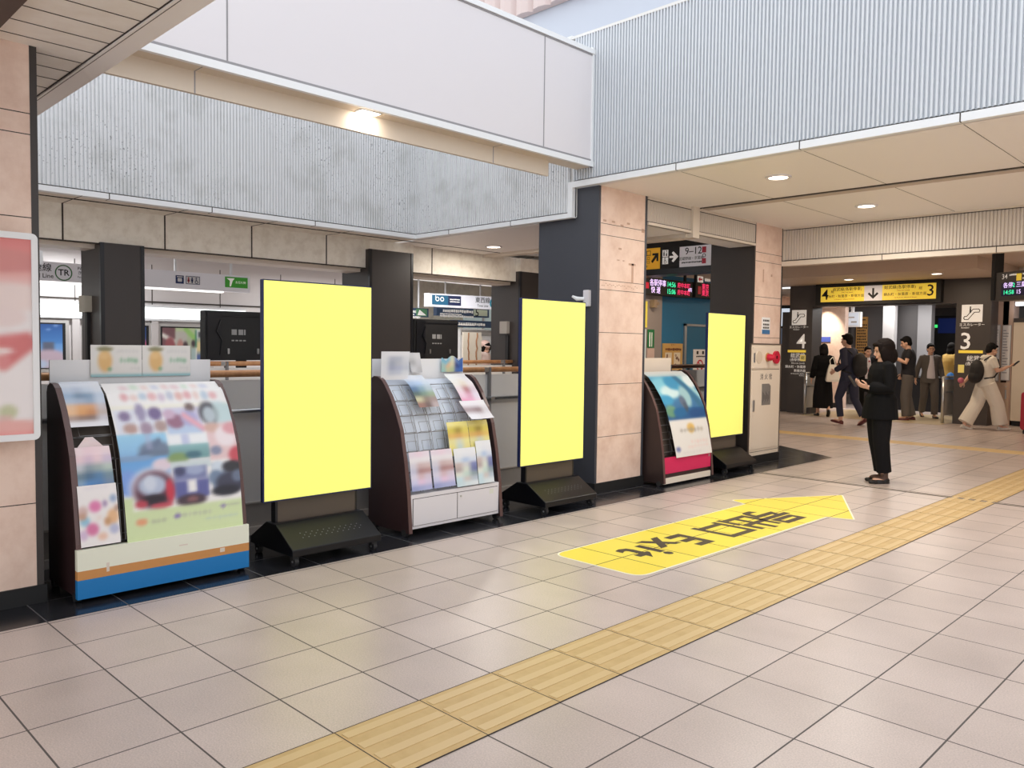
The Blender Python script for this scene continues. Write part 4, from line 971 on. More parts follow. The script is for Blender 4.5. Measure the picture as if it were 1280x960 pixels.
MB().box(9.42, 9.92, .2, 2.2, 0, .02, fg).build('pane', mat('pale_glass', (206,224,224), .2, emit=.25), t); MB().box(9.98, 10.6, .2, 2.2, 0, .02, fg).build('pane', mat('pale_glass', (206,224,224), .2), t)
b = MB(); b.box(9.92, 9.98, 0, 2.25, -.02, .04, fg); b.box(9.4, 10.6, 0, .2, -.02, .03, fg); b.box(9.4, 10.6, 2.2, 2.26, -.02, .04, fg); b.build('frame', M_TRIM, t)
t = thing('banner_board', 'pale board with two brown cord lines behind the wire rack', 'board', (-8.3, 8.2, 0)); fbb = FX(-8.3)
MB().box(7.98, 8.42, .6, 1.68, 0, .03, fbb).build('board', mat('linen_board', (208,196,178), .6), t)
b = MB(); rr = random.Random(5)
for a in (8.10, 8.30): b.tube([fbb.p(a+rr.uniform(-.015,.015), .62+.07*i, .034) for i in range(16)], .014, 6)
b.build('cord', mat('brown_cord', (150,104,70), .6), t); MB().box(8.15, 8.25, 0, .6, .0, .03, fbb).build('leg', M_GREYP2, t)
t = thing('ticket_machine', 'grey metal cabinet behind the person in the pale cap', 'cabinet', (-9.0, 9.1, 0)); fm = FX(-9.0)
MB().rbox(8.55, 9.35, 0, 1.75, -.5, 0, .02, fm).build('body', M_GREYP, t)
MB().box(8.62, 9.1, 1.2, 1.62, 0, .012, fm).build('screen', mat('pale_screen', (226,214,190), .4, emit=.3), t)
MB().box(8.56, 9.34, 1.64, 1.73, 0, .02, fm).build('header', M_GREYP2, t)

# ------------------------------------------------------------------ between the pillars: gate office
struct('wall_office', MB().box(-5.8, -5.6, 9.2, 13.6, 0, 2.71), M_BLUEW)
fo = FX(-5.6)
t = thing('office_window', 'glazed office counter with a yellow panel beside the blue wall', 'counter window', (-5.6, 9.8, 0))
MB().box(9.2, 10.13, 0, 2.71, 0, .06, fo).build('frame', mat('grey_office_frame', (150,142,140), .45), t)
MB().box(9.45, 9.68, 1.78, 2.22, .06, .075, fo).build('yellow_panel', mat('lemon_panel', (220,206,84), .5, emit=.2), t)
b = MB(); b.txt('♪', .12, fo, 9.585, 1.98, .076); b.build('lettering', M_INK, t)
MB().box(9.45, 9.66, 1.15, 1.75, .06, .068, fo).build('pane', mat('office_glass', (206,220,218), .2, emit=.3), t)
MB().box(9.45, 9.62, 1.48, 1.60, .068, .075, fo).build('counter_screen', mat('grey_screen', (110,116,112), .4), t)
MB().box(9.71, 9.90, 1.44, 1.75, .06, .072, fo).build('green_notice', mat('green_notice', (30,120,70), .5), t)
MB().box(9.71, 9.91, 1.10, 1.43, .06, .072, fo).build('pink_notice', mat('pinkish_notice', (206,182,174), .5), t)
b = MB(); b.box(9.755, 9.78, 1.46, 1.70, .072, .074, fo); b.box(9.82, 9.835, 1.46, 1.70, .072, .074, fo); b.build('lettering', M_WINK, t)
t = thing('office_camera', 'small camera above the office window beside the blue wall', 'camera', fo.p(9.8, 2.2, .06))
b = MB(); b.box(9.76, 9.84, 2.12, 2.25, .06, .16, fo); b.disc(9.86, 2.19, .03, .10, .17, fo, 12); b.build('body', mat('bronze_fitting', (150,130,110), .4), t)
t = thing('notice_board', 'tan framed notice with four pictures on the blue wall', 'notice', fo.p(10.5, 1.0, .02))
MB().box(10.24, 10.86, .95, 1.52, 0, .02, fo).build('board', mat('tan_notice', (206,166,96), .5), t)
b = MB(); b.k = 0
for i in range(2):
    for j in range(2): b.box(10.31+.27*i, 10.51+.27*i, 1.11-.32*j, 1.36-.32*j, .02, .024, fo)
b.build('picture', mat('cream_print', (226,214,190), .5), t)
b = MB(); rr = random.Random(8)
for i in range(2):
    for j in range(2):
        for k in range(7): a = 10.33+.27*i+rr.uniform(0,.13); z = 1.13-.32*j+rr.uniform(0,.19); b.ring(a+.01, z, .012, .022, .024, .026, fo, 8)
b.txt('マナー', .05, fo, 10.55, 1.49, .021); b = addm(b, bars(fo, 10.32, 1.415, .45, .05, 1, .023, 4)); b.build('lettering', mat('brown_ink', (110,60,40), .6), t)
t = thing('steel_door', 'blue office door in a steel frame right of the tan notice', 'door', fo.p(11.4, 0, .02))
b = MB(); b.box(10.90, 10.97, 0, 1.88, 0, .03, fo); b.box(10.90, 12.0, 1.84, 1.88, 0, .03, fo); b.box(11.93, 12.0, 0, 1.88, 0, .03, fo); b.build('frame', M_CHROME, t)
MB().box(10.97, 11.93, 0, 1.84, 0, .012, fo).build('panel', mat('teal_blue_door', (30,104,144), .45), t)
MB().rbox(11.04, 11.07, .95, 1.1, .012, .05, .01, fo).build('handle', M_BLACK, t)
t = thing('no_smoking_notice', 'white notice with a red no-smoking ring on the blue door', 'notice', fo.p(11.4, 1.0, .02))
MB().box(11.22, 11.75, .92, 1.42, .012, .016, fo).build('sheet', M_PAPER, t)
b = MB(); b.ring(11.45, 1.12, .085, .11, .016, .02, fo, 24); b.poly([(11.375,1.19),(11.39,1.205),(11.525,1.05),(11.51,1.035)], .016, .021, fo); b.build('red_ring', M_RED, t)
b = MB(); b.box(11.40, 11.50, 1.108, 1.13, .016, .018, fo); b.box(11.33, 11.39, 1.33, 1.39, .016, .018, fo); b.box(11.52, 11.58, 1.33, 1.39, .016, .018, fo); b = addm(b, bars(fo, 11.32, 1.29, .3, .03, 1, .018, 6)); b.build('lettering', M_INK, t)
# departure boards
fd = FX(-5.38)
def led(label, a0, a1, z0, z1, rows, extra=None):
    t = thing('departure_board', label, 'departure board', fd.p((a0+a1)/2, z0, -.1), 'departure boards before the blue wall')
    MB().box(a0, a1, z0, z1, -.16, 0, fd).build('casing', M_BLACKM, t)
    for a in (a0+.12, a1-.12): MB().box(a-.02, a+.02, z1, 3.1, -.10, -.06, fd).build('hanger', M_BLACKM, t)
    cm = {'g': mat('led_green', (60,240,170), .5, emit=1.2), 'm': mat('led_magenta', (240,50,100), .5, emit=1.2), 'w': mat('led_lilac', (226,200,255), .5, emit=1.2)}
    acc = {}
    for (col, tx, a, z, s) in rows:
        acc.setdefault(col, MB()).txt(tx, s, fd, a, z, .005, 'LEFT', 1.0)
    for c_, m_ in acc.items(): m_.build('lettering', cm[c_], t)
    if extra: extra(t)
def ex1(t): MB().box(9.36, 9.50, 2.42, 2.52, 0, .004, fd).build('red_mark', M_RED, t)
led('left departure board glowing lilac, green and red before the blue wall', 9.3, 10.82, 2.33, 2.605, [('w','各駅停車',9.52,2.52,.12),('w','快 速',9.56,2.40,.12),('g','14:56',10.02,2.52,.12),('g','15:06',10.02,2.40,.12),('m','府中本町',10.34,2.52,.10),('m','府中本町',10.34,2.40,.10),('w','8両',10.68,2.46,.08)], ex1)
def ex2(t):
    b = MB(); b.box(10.98, 11.16, 2.62, 2.73, 0, .004, fd); b.k = 1; b.poly([(11.0,2.675),(11.06,2.72),(11.06,2.69),(11.13,2.69),(11.13,2.66),(11.06,2.66),(11.06,2.63)], .004, .006, fd); b.build('arrow_plate', [M_WINK, M_RED], t)
    MB().box(11.0, 11.10, 2.41, 2.55, 0, .004, fd).build('red_mark', M_RED, t)
    b = bars(fd, 11.22, 2.675, .3, .06, 1, .005, 11); b.build('small_lettering', M_WINK, t)
led('right departure board glowing red and green, half behind the dark pillar side', 10.92, 12.0, 2.35, 2.62, [('m','東京',11.12,2.54,.12),('m','東京',11.12,2.43,.12),('g','14:55',11.42,2.54,.12),('g','15:05',11.42,2.43,.12)], ex2)
# slanting overhead sign
fq = FY(8.6)
q = thing('overhead_sign', 'dark overhead sign with exit, toilet and platform 9-12 panels between the pillars', 'sign', (-4.3, 8.6, 2.53))
MB().box(-5.5, -3.1, 2.62, 3.02, -.25, 0, fq).build('casing', M_BLACKM, q)
for a in (-5.2, -3.4): MB().box(a-.03, a+.03, 3.02, 3.1, -.16, -.08, fq).build('hanger', M_BLACKM, q)
MB().box(-5.5, -3.1, 2.535, 2.62, -.30, .015, fq).build('lower_beam', M_BLACK, q)
MB().box(-5.0, -4.545, 2.628, 2.945, 0, .006, fq).build('exit_panel', mat('amber_panel', (220,160,40), .5, emit=.3), q)
b = MB(); b.txt('出口', .10, fq, -4.80, 2.865, .007); b.txt('北口', .055, fq, -4.78, 2.79, .007); b.txt('南口', .055, fq, -4.78, 2.735, .007); b.txt('Exit', .045, fq, -4.80, 2.675, .007)
b.poly([(-4.70,2.745),(-4.675,2.72),(-4.605,2.80),(-4.605,2.745),(-4.573,2.745),(-4.573,2.865),(-4.68,2.865),(-4.68,2.833),(-4.632,2.833)], .006, .009, fq); b.build('lettering', M_INK, q)
b = MB(); b.box(-4.50, -4.40, 2.80, 2.90, 0, .006, fq); b.box(-4.50, -4.40, 2.69, 2.79, 0, .006, fq)
b.poly([(-4.375,2.805),(-4.30,2.805),(-4.335,2.85),(-4.31,2.87),(-4.225,2.79),(-4.31,2.71),(-4.335,2.73),(-4.30,2.775),(-4.375,2.775)], 0, .006, fq); b.build('toilet_panel', M_WINK, q)
b = MB(); b.disc(-4.472, 2.882, .009, .006, .008, fq, 8); b.box(-4.482,-4.462,2.812,2.868,.006,.008,fq); b.disc(-4.428, 2.882, .009, .006, .008, fq, 8); b.poly([(-4.443,2.812),(-4.413,2.812),(-4.428,2.87)], .006, .008, fq); b.ring(-4.448, 2.722, .017, .024, .006, .008, fq, 12); b.disc(-4.455,2.775,.009,.006,.008,fq,8); b.box(-4.461,-4.451,2.73,2.765,.006,.008,fq); b.build('symbols', M_INK, q)
MB().box(-4.20, -3.2, 2.628, 2.925, 0, .006, fq).build('platform_panel', M_SIGNW, q)
b = MB(); b.txt('9–12', .145, fq, -3.965, 2.85, .007); b.txt('武蔵野線・京葉線', .052, fq, -4.0, 2.745, .007); b = addm(b, bars(fq, -4.16, 2.69, .32, .022, 1, .008, 21)); b.build('lettering', M_INK, q)
for z0, z1 in ((2.815,2.90),(2.66,2.735)): MB().box(-3.82, -3.755, z0, z1, .006, .009, fq).build('red_symbol', M_RED, q)
b = MB(); b.ring(-3.787, 2.775, .02, .028, .006, .009, fq, 14); b.build('ring_symbol', M_INK, q)

# ------------------------------------------------------------------ escalator portal
fp = FY(16)
b = MB(); b.box(-6.08, -5.54, 0, 2.9, -.5, 0, fp); b.box(-2.60, -1.985, 0, 2.9, -.5, 0, fp); b.box(-5.54, -2.60, 2.40, 2.9, -.5, 0, fp)
b.box(-6.30, -6.10, 0, 2.3, -.5, -.1, fp)
struct('wall_portal', b, mat('portal_cladding', (72,66,64), .45))
def esc_symbol(b, a, z, s):
    """person on a moving stair, line drawn"""
    P = [(-.42,-.36),(-.22,-.36),(.14,.10),(.40,.10),(.44,.20),(.38,.30),(.06,.30),(-.30,-.16),(-.42,-.16),(-.47,-.26)]
    for i in range(len(P)):
        p, q_ = Vector(P[i]), Vector(P[(i+1)%len(P)]); d = (q_-p).normalized(); n = Vector((-d.y, d.x))*.022
        b.poly([tuple((Vector((a, z))+(x*s))) for x in (p-n-d*.02, q_-n+d*.02, q_+n+d*.02, p+n-d*.02)], .006, .009, fp)
    b.disc(a-.10*s, z+.42*s, .05*s, .006, .009, fp, 10); b.box(a-.145*s, a-.055*s, z+.06*s, z+.36*s, .006, .009, fp)
q = thing('platform_sign', 'left dark wall panel of the escalator portal with a big white 4 and route lines', 'sign', (-5.8, 16, .1))
MB().box(-6.02, -5.68, 1.995, 2.335, 0, .006, fp).build('symbol_plate', M_WINK, q)
b = MB(); esc_symbol(b, -5.85, 2.15, .30); b.build('escalator_symbol', M_INK, q)
b = MB(); b.txt('エスカレーター', .065, fp, -5.85, 1.945, .003); b.txt('Escalator', .04, fp, -5.98, 1.895, .003, 'LEFT'); b.txt('4', .46, fp, -5.78, 1.61, .003)
b.txt('総武線', .115, fp, -6.03, 1.30, .003, 'LEFT'); b.txt('(各駅停車)', .075, fp, -6.04, 1.205, .003, 'LEFT'); b.txt('Sōbu Line (Local)', .045, fp, -5.85, 1.13, .003); b.txt('錦糸町・秋葉原', .07, fp, -5.66, 1.045, .003, 'RIGHT'); b.txt('新宿方面', .07, fp, -5.66, .955, .003, 'RIGHT'); b.txt('for Kinshichō, Akihabara', .035, fp, -5.66, .89, .003, 'RIGHT'); b.txt('& Shinjuku', .035, fp, -5.66, .85, .003, 'RIGHT')
b.build('lettering', M_WINK, q)
MB().box(-6.10, -5.67, 1.375, 1.43, 0, .006, fp).build('yellow_bar', M_SIGNY, q)
MB().box(-5.80, -5.67, 1.18, 1.32, 0, .005, fp).build('line_badge', mat('badge_yellow', (236,214,120), .5, emit=.2), q)
MB().txt('総', .09, fp, -5.735, 1.25, .006).build('badge_letter', M_INK, q)
q = thing('platform_sign', 'right dark wall panel of the escalator portal with a big white 3', 'sign', (-2.3, 16, .1))
MB().box(-2.50, -2.13, 2.02, 2.36, 0, .006, fp).build('symbol_plate', M_WINK, q)
b = MB(); esc_symbol(b, -2.315, 2.18, .31); b.build('escalator_symbol', M_INK, q)
b = MB(); b.txt('エスカレーター', .065, fp, -2.31, 1.965, .003); b.txt('Escalator', .04, fp, -2.50, 1.91, .003, 'LEFT'); b.txt('3', .46, fp, -2.41, 1.63, .003); b.txt('総武線', .115, fp, -2.38, 1.30, .003, 'LEFT'); b.txt('(各駅停車)', .075, fp, -2.40, 1.2, .003, 'LEFT'); b.build('lettering', M_WINK, q)
MB().box(-2.53, -2.10, 1.41, 1.465, 0, .006, fp).build('yellow_bar', M_SIGNY, q)
MB().box(-2.53, -2.42, 1.02, 1.18, 0, .005, fp).build('line_badge', mat('badge_yellow', (236,214,120), .5, emit=.2), q)
q = thing('overhead_sign', 'long yellow lit sign over the portal reading 4, a down arrow and 3', 'sign', (-4.1, 15.9, 2.45)); fh = FY(15.82)
MB().box(-5.40, -2.84, 2.42, 2.875, -.175, 0, fh).build('casing', M_BLACKM, q)
MB().box(-5.28, -4.34, 2.485, 2.80, 0, .006, fh).build('yellow_face', M_SIGNY, q); MB().box(-3.97, -2.93, 2.49, 2.805, 0, .006, fh).build('yellow_face', M_SIGNY, q)
MB().box(-4.34, -3.97, 2.487, 2.803, 0, .006, fh).build('arrow_plate', M_SIGNW, q)
b = MB(); b.txt('4', .32, fh, -5.18, 2.635, .007); b.txt('3', .32, fh, -3.03, 2.65, .007)
b.poly([(-4.175,2.75),(-4.135,2.75),(-4.135,2.60),(-4.075,2.66),(-4.045,2.63),(-4.155,2.525),(-4.265,2.63),(-4.235,2.66),(-4.175,2.60)], .006, .009, fh)
b.txt('総武線(各駅停車)', .082, fh, -4.70, 2.745, .007); b.txt('Sōbu Line (Local)', .035, fh, -4.70, 2.68, .007); b.txt('錦糸町・秋葉原・新宿方面', .07, fh, -4.76, 2.60, .007); b.txt('for Kinshichō, Akihabara & Shinjuku', .030, fh, -4.76, 2.535, .007)
b.txt('総武線(各駅停車)', .082, fh, -3.62, 2.745, .007); b.txt('Sōbu Line (Local)', .035, fh, -3.55, 2.68, .007); b.txt('錦糸町・秋葉原・新宿方面', .07, fh, -3.52, 2.60, .007); b.txt('for Kinshichō, Akihabara & Shinjuku', .030, fh, -3.50, 2.535, .007)
b.txt('総', .07, fh, -5.02, 2.70, .007); b.txt('総', .07, fh, -3.22, 2.71, .007); b.build('lettering', M_INK, q)
# inside the portal
struct('wall_stone', MB().box(-6.95, -5.80, .0, 2.75, -2.6, -2.4, fp).box(-7.05, -6.95, 0, 2.75, -2.6, -.5, fp), M_TRAV)
struct('baseboard_portal', MB().box(-6.94, -5.80, 0, .12, -2.395, -2.37, fp), M_BLACKM)
struct('pillar_portal', MB().box(-5.30, -5.02, 0, 2.75, -3.7, -3.5, fp), mat('pale_grey_column', (206,206,208), .5))
struct('wall_inner', MB().box(-12, -1.8, 0, 2.75, -9.2, -9, fp).box(-6.3, -4.62, 0, 2.75, -4.2, -4.0, fp).box(-1.9, -1.8, 0, 2.75, -9, -.5, fp), mat('grey_inner_wall', (88,86,88), .5))
struct('wall_grey', MB().box(-4.62, -4.30, 0, 2.75, -4.2, -3.95, fp), mat('mid_grey_panel', (150,150,154), .5))
q = thing('blue_notice', 'blurred blue notice on the spotlit stone inside the portal', 'notice', fp.p(-6.3,1.63,-2.4))
MB().box(-6.51, -6.15, 1.64, 1.77, -2.4, -2.385, fp).build('plate', mat('notice_indigo', (80,100,190), .5), q)
q = thing('ceiling_light', 'spot lamp washing the stone wall inside the portal', 'ceiling light', (-6.25, 18.0, 2.75))
MB().ring(-6.25, 18.0, .06, .085, 2.735, 2.75, WF, 20).build('rim', M_WHITE, q); MB().disc(-6.25, 18.0, .06, 2.74, 2.748, WF, 20).build('glowing_disc', M_GLOW, q)
l = bpy.data.lights.new('lamp', 'SPOT'); l.energy = 190; l.color = (1,.88,.72); l.spot_size = 1.25; l.spot_blend = .7; l.shadow_soft_size = .05
o = bpy.data.objects.new('lamp', l); COL.objects.link(o); o.parent = q; o.location = (0,0,-.03); o.rotation_euler = (.30,0,0)
for i, (x0, x1, y) in enumerate(((-5.6,-2.4,18.0),(-5.2,-3.0,19.2))):
    q = thing('tube_light', ('nearer' if i == 0 else 'farther')+' white light strip across the ceiling inside the portal', 'ceiling light', (x0, y, 2.75))
    MB().box(x0, x1, y-.05, y+.05, 2.70, 2.75).build('fitting', M_WHITE, q); MB().box(x0+.02, x1-.02, y-.035, y+.035, 2.685, 2.70).build('tube', M_TUBE, q)
    lamp('lamp', ((x0+x1)/2, y, 2.67), 2.6, 42, (1,.95,.9), q, shape='RECTANGLE', sy=.06)
q = thing('screen_monitor', 'pale screen hanging right of the spotlit stone inside the portal', 'screen', fp.p(-5.7, 2.03, -2.6))
MB().box(-5.95, -5.52, 2.02, 2.39, -2.75, -2.62, fp).build('casing', M_TRIM, q); MB().box(-5.93, -5.56, 2.06, 2.37, -2.62, -2.61, fp).build('screen', mat('pale_blue_screen', (200,208,220), .4, emit=.35), q)
b = MB(); b.box(-5.90, -5.66, 2.24, 2.27, -2.61, -2.608, fp); b.box(-5.74, -5.60, 2.12, 2.16, -2.61, -2.608, fp); b.build('lettering', M_GREYP2, q); MB().box(-5.77, -5.70, 2.39, 2.75, -2.70, -2.66, fp).build('hanger', M_TRIM, q)
q = thing('amber_board', 'tall narrow amber board with small dark print inside the portal', 'sign', fp.p(-6.0, 1.2, -3.9))
MB().box(-6.14, -5.86, 1.2, 2.32, -3.995, -3.94, fp).build('board', mat('amber_board', (176,132,72), .5, emit=.05), q)
b = addm(*[bars(Fr(fp.p(0,0,-3.94), (1,0,0)), -6.11, 1.28+.075*i, .22, .05, 1, .004, 30+i) for i in range(12)]); b.poly([(-6.11,2.24),(-6.05,2.28),(-6.05,2.255),(-5.90,2.255),(-5.90,2.225),(-6.05,2.225),(-6.05,2.20)], -3.94, -3.935, fp); b.build('lettering', mat('dark_brown_print', (70,50,34), .6), q)
q = thing('dark_screen', 'dark blue screen with a green lamp deep inside the portal', 'screen', fp.p(-4.6, 1.5, -6))
MB().box(-5.05, -4.0, 1.0, 2.40, -6.2, -6.1, fp).build('casing', M_BLACKM, q); MB().box(-4.80, -4.30, 1.93, 2.33, -6.1, -6.09, fp).build('screen', mat('deep_blue_screen', (20,34,84), .4, emit=.4), q)
MB().box(-4.90, -4.82, 2.08, 2.16, -6.1, -6.08, fp).build('green_lamp', mat('green_lamp', (60,220,110), .4, emit=1.2), q); MB().box(-4.6, -4.5, 0, 1.0, -6.2, -6.12, fp).build('post', M_BLACKM, q)
def barrier(label, P, d):
    q = thing('barrier_rail', label, 'barrier', (*P, 0)); P = Vector((*P, 0)); d = Vector((*d, 0)).normalized()
    MB().cyl(P, P+Vector((0,0,.93)), .032).build('post', M_CHROME, q, smooth=True)
    b = MB(); b.tube([P+Vector((0,0,.92)), P+d*.9+Vector((0,0,.92))], .026, 10); b.tube([P+Vector((0,0,.62)), P+d*.9+Vector((0,0,.62))], .018, 10); b.build('rail', M_CHROME, q, smooth=True)
    MB().cyl(P+d*.9, P+d*.9+Vector((0,0,.93)), .028).build('post', M_CHROME, q, smooth=True)
    b = MB(); b.box(.05, .85, .15, .88, -.008, .008, Fr(P, d)); b.build('panel', mat('barrier_panel', (196,190,182), .4), q)
barrier('left steel barrier with grey panel at the escalator portal', (-5.52, 15.70), (.15, 1))
barrier('right steel barrier with grey panel at the escalator portal', (-2.76, 15.92), (.1, 1))
q = thing('escalator_balustrade', 'dark escalator balustrade behind the people inside the portal', 'escalator', (-4.2, 19, 0))
MB().box(-5.0, -3.6, 0, .16, -3.5, -3.12, fp).build('step_plate', M_CHROME, q)
b = MB(); b.box(-5.0, -3.6, .0, .75, -3.1, -2.95, fp); b.build('side_panel', M_BLACK, q); MB().tube([fp.p(-5.05,.80,-3.02), fp.p(-3.55,.80,-3.02)], .05, 10).build('handrail', M_BLACKM, q)

# ------------------------------------------------------------------ right of the portal
fr_ = FY(16.5)
struct('wall_gate', MB().box(-2.06, -1.72, 0, 3.1, -.4, 0, fr_).box(-1.72, 9, 2.62, 3.1, -.3, -.2, fr_), mat('pink_grey_stone', (206,178,162), .5))
b = MB(); corrug(b, Fr((0,16.69,0),(1,0,0)), -1.70, 6, 2.66, 3.1, pitch=.05); struct('wall_ribbed', b, M_CORRW)
for i, (a0, a1, z0, z1) in enumerate(((-2.03,-1.93,.86,1.98),(-1.90,-1.745,.88,1.97))):
    q = thing('wall_poster', ('narrow' if i == 0 else 'wider')+' white framed timetable on the stone right of the platform 3 panel', 'poster', fr_.p((a0+a1)/2, z0, .01))
    MB().box(a0, a1, z0, z1, 0, .02, fr_).build('frame', M_CHROME, q); MB().box(a0+.012, a1-.012, z0+.015, z1-.015, .02, .024, fr_).build('sheet', M_PAPER, q)
    m_ = MB(); rr = random.Random(i)
    for k in range(16): m_.box(a0+.02, a0+.02+(a1-a0-.05)*rr.uniform(.4,1), z1-.12-.055*k, z1-.10-.055*k, .024, .026, fr_)
    m_.build('print', mat('pale_grey_print', (176,180,190), .6), q)
q = thing('service_hatch', 'beige service hatch with handle under the timetables', 'hatch', fr_.p(-1.88, .1, 0))
MB().box(-2.03, -1.745, .12, .84, 0, .012, fr_).build('door', mat('beige_hatch', (200,172,150), .5), q); MB().rbox(-1.81, -1.785, .52, .70, .012, .03, .006, fr_).build('handle', M_CHROME, q); MB().disc(-1.80, .76, .012, .012, .02, fr_, 10).build('lock', M_CHROME, q)
q = thing('white_cabinet', 'tall cream cabinet at the right edge beyond the timetables', 'cabinet', (-.9, 16.6, 0)); fc = FY(16.45)
MB().rbox(-1.70, .2, .10, 2.02, -.6, 0, .015, fc).build('body', mat('cream_cabinet', (232,218,198), .45), q); MB().box(-1.68, .18, 0, .10, -.58, -.03, fc).build('plinth', M_BLACKM, q); MB().box(-1.70, .2, 2.02, 2.10, -.6, .01, fc).build('top', M_DARKW, q)
MB().box(-1.37, -1.30, 1.80, 1.86, 0, .004, fc).build('badge', mat('grey_badge', (180,170,156), .5), q); MB().box(-.76, -.75, .12, 2.0, 0, .002, fc).build('door_gap', M_JOINT, q)
q = thing('tube_light', 'long white light above the cream cabinet at the right edge', 'ceiling light', (-.9, 16.4, 2.5))
MB().box(-1.66, .4, 2.34, 2.40, .02, .10, fc).build('tube', M_TUBE, q); MB().box(-1.66, .4, 2.40, 2.45, .0, .12, fc).build('fitting', M_TRIM, q); 
for x_ in (-1.5, .2): MB().box(x_, x_+.03, 2.45, 3.1, .05, .08, fc).build('hanger', M_TRIM, q)
# hanging departure display on its post
fe = Fr((-.94, 11.9, 0), (.86,-.50,0))
q = thing('departure_board', 'departure display with yellow sign above it, hanging at the right edge', 'departure board', (-.8, 11.9, 2.2))
MB().box(-.02, 1.3, 2.19, 2.60, -.22, 0, fe).build('casing', mat('display_casing', (74,70,68), .45), q)
MB().box(.0, .06, 2.2, 3.095, -.14, .02, fe).build('post', M_BLACKM, q)
MB().box(.62, .68, 2.6, 3.095, -.14, -.08, fe).build('post', M_BLACKM, q)
MB().box(.17, 1.2, 2.25, 2.44, 0, .004, fe).build('screen', mat('dark_display', (30,26,60), .3, emit=.2), q)
b = MB(); b.txt('各停', .085, fe, .20, 2.40, .006, 'LEFT'); b.txt('三鷹', .085, fe, .42, 2.40, .006, 'LEFT'); b.txt('15', .085, fe, .42, 2.30, .006, 'LEFT'); b.build('lettering', mat('led_lilac', (226,200,255), .5, emit=1.2), q)
b = MB(); b.txt('14:58', .085, fe, .20, 2.30, .006, 'LEFT'); b.txt('2', .085, fe, .36, 2.40, .006, 'LEFT'); b.build('lettering', mat('led_green', (60,240,170), .5, emit=1.2), q)
MB().box(.42, .50, 2.46, 2.56, 0, .006, fe).build('yellow_plate', M_SIGNY, q)
b = MB(); b.txt('34', .10, fe, .17, 2.53, .005, 'LEFT'); b = addm(b, bars(fe, .30, 2.55, .10, .03, 1, .006, 51), bars(fe, .52, 2.55, .3, .03, 1, .006, 52), bars(fe, .52, 2.49, .2, .025, 1, .006, 53)); b.build('small_lettering', M_WINK, q)
# kiosk strip glimpsed between the hydrant pillar and the portal
q = thing('kiosk', 'lit kiosk front glimpsed between the hydrant pillar and the portal', 'kiosk', (-6.9, 16.8, 0)); fk = FY(16.8)
MB().box(-7.6, -6.3, 0, 2.5, -.5, 0, fk).build('body', M_BLACKM, q)
MB().box(-6.9, -6.42, 2.0, 2.42, 0, .02, fk).build('lit_header', mat('cold_lit_panel', (214,226,240), .4, emit=.8), q)
for i, (z0, z1, c_) in enumerate(((1.55,1.95,(120,140,170)),(1.1,1.5,(60,90,80)),(.7,1.05,(150,110,80)))): MB().box(-6.9, -6.42, z0, z1, 0, .015, fk).build('shelf_front', mat('kiosk_shelf_%d' % i, c_, .5, emit=.15), q)
# ------------------------------------------------------------------ people
SKIN = mat('skin', (222,176,150), .5); M_EYE = mat('dark_eye', (40,30,28), .3); M_LIP = mat('lip', (180,104,96), .5)
def RM(yaw, pitch=0, roll=0): return Matrix.Rotation(yaw, 3, 'Z') @ Matrix.Rotation(pitch, 3, 'Y') @ Matrix.Rotation(roll, 3, 'X')
def torso_rings(secs, n=18):
    return [[Vector((x+hd*math.cos(2*PI*i/n), y+hw*math.sin(2*PI*i/n), z)) for i in range(n)] for (x, y, z, hw, hd) in secs]
def hand(b, wr, d, n, side, curl, s=1.0, thumb=.7):
    wr, d, n = Vector(wr), Vector(d).normalized(), Vector(n).normalized(); n = (n-d*n.dot(d)).normalized(); t = n.cross(d)*side
    M = Matrix((d, t, n)).transposed()
    b.tube([wr-d*.02*s, wr+d*.02*s], [.026*s,.027*s], 10)
    b.ell(wr+d*.048*s, .052*s, .040*s, .017*s, M)
    for k, L in enumerate((.070,.080,.074,.058)):
        p = wr + d*(.086-.004*abs(k-1.2))*s + t*(.030-.020*k)*s; a = 0; P = [p-d*.02*s, p]
        for seg, da in ((.45, .35), (.32, .6), (.25, .5)):
            a += curl*da; p = p + (d*math.cos(a)+n*math.sin(a))*L*seg*s; P.append(p)
        b.tube(P, [.0095*s,.0095*s,.009*s,.0085*s,.0075*s], 8, True)
    p = wr + d*.028*s + t*.030*s; P = [p-t*.012*s, p]
    for v, L in (((d*.55+t*.75+n*.25*thumb), .035), ((d*.85+t*.25+n*.5*thumb), .032), ((d*.9-t*.1+n*.5*thumb), .026)): p = p+v.normalized()*L*s; P.append(p)
    b.tube(P, [.013*s,.013*s,.0115*s,.010*s,.0085*s], 8, True)
def head(b, c, M, s):
    q = lambda x, y, z: Vector(c) + M @ Vector((x*s, y*s, z*s))
    b.ell(q(-.012,0,.022), .094*s, .075*s, .100*s, M); b.ell(q(.022,0,-.030), .066*s, .060*s, .082*s, M); b.ell(q(.036,0,-.088), .040*s, .040*s, .028*s, M)
    b.tube([q(.080,0,.018), q(.104,0,-.022), q(.088,0,-.036)], [.009*s,.015*s,.012*s], 8, True)
    b.ell(q(.066,0,.030), .022*s, .056*s, .012*s, M)
    for y in (-1, 1): b.ell(q(-.004,y*.076,-.012), .022*s, .011*s, .032*s, M); b.ell(q(.052,y*.036,-.035), .03*s, .022*s, .025*s, M)
    b.ell(q(.084,0,-.060), .010*s, .024*s, .006*s, M); b.ell(q(.082,0,-.071), .010*s, .021*s, .007*s, M)
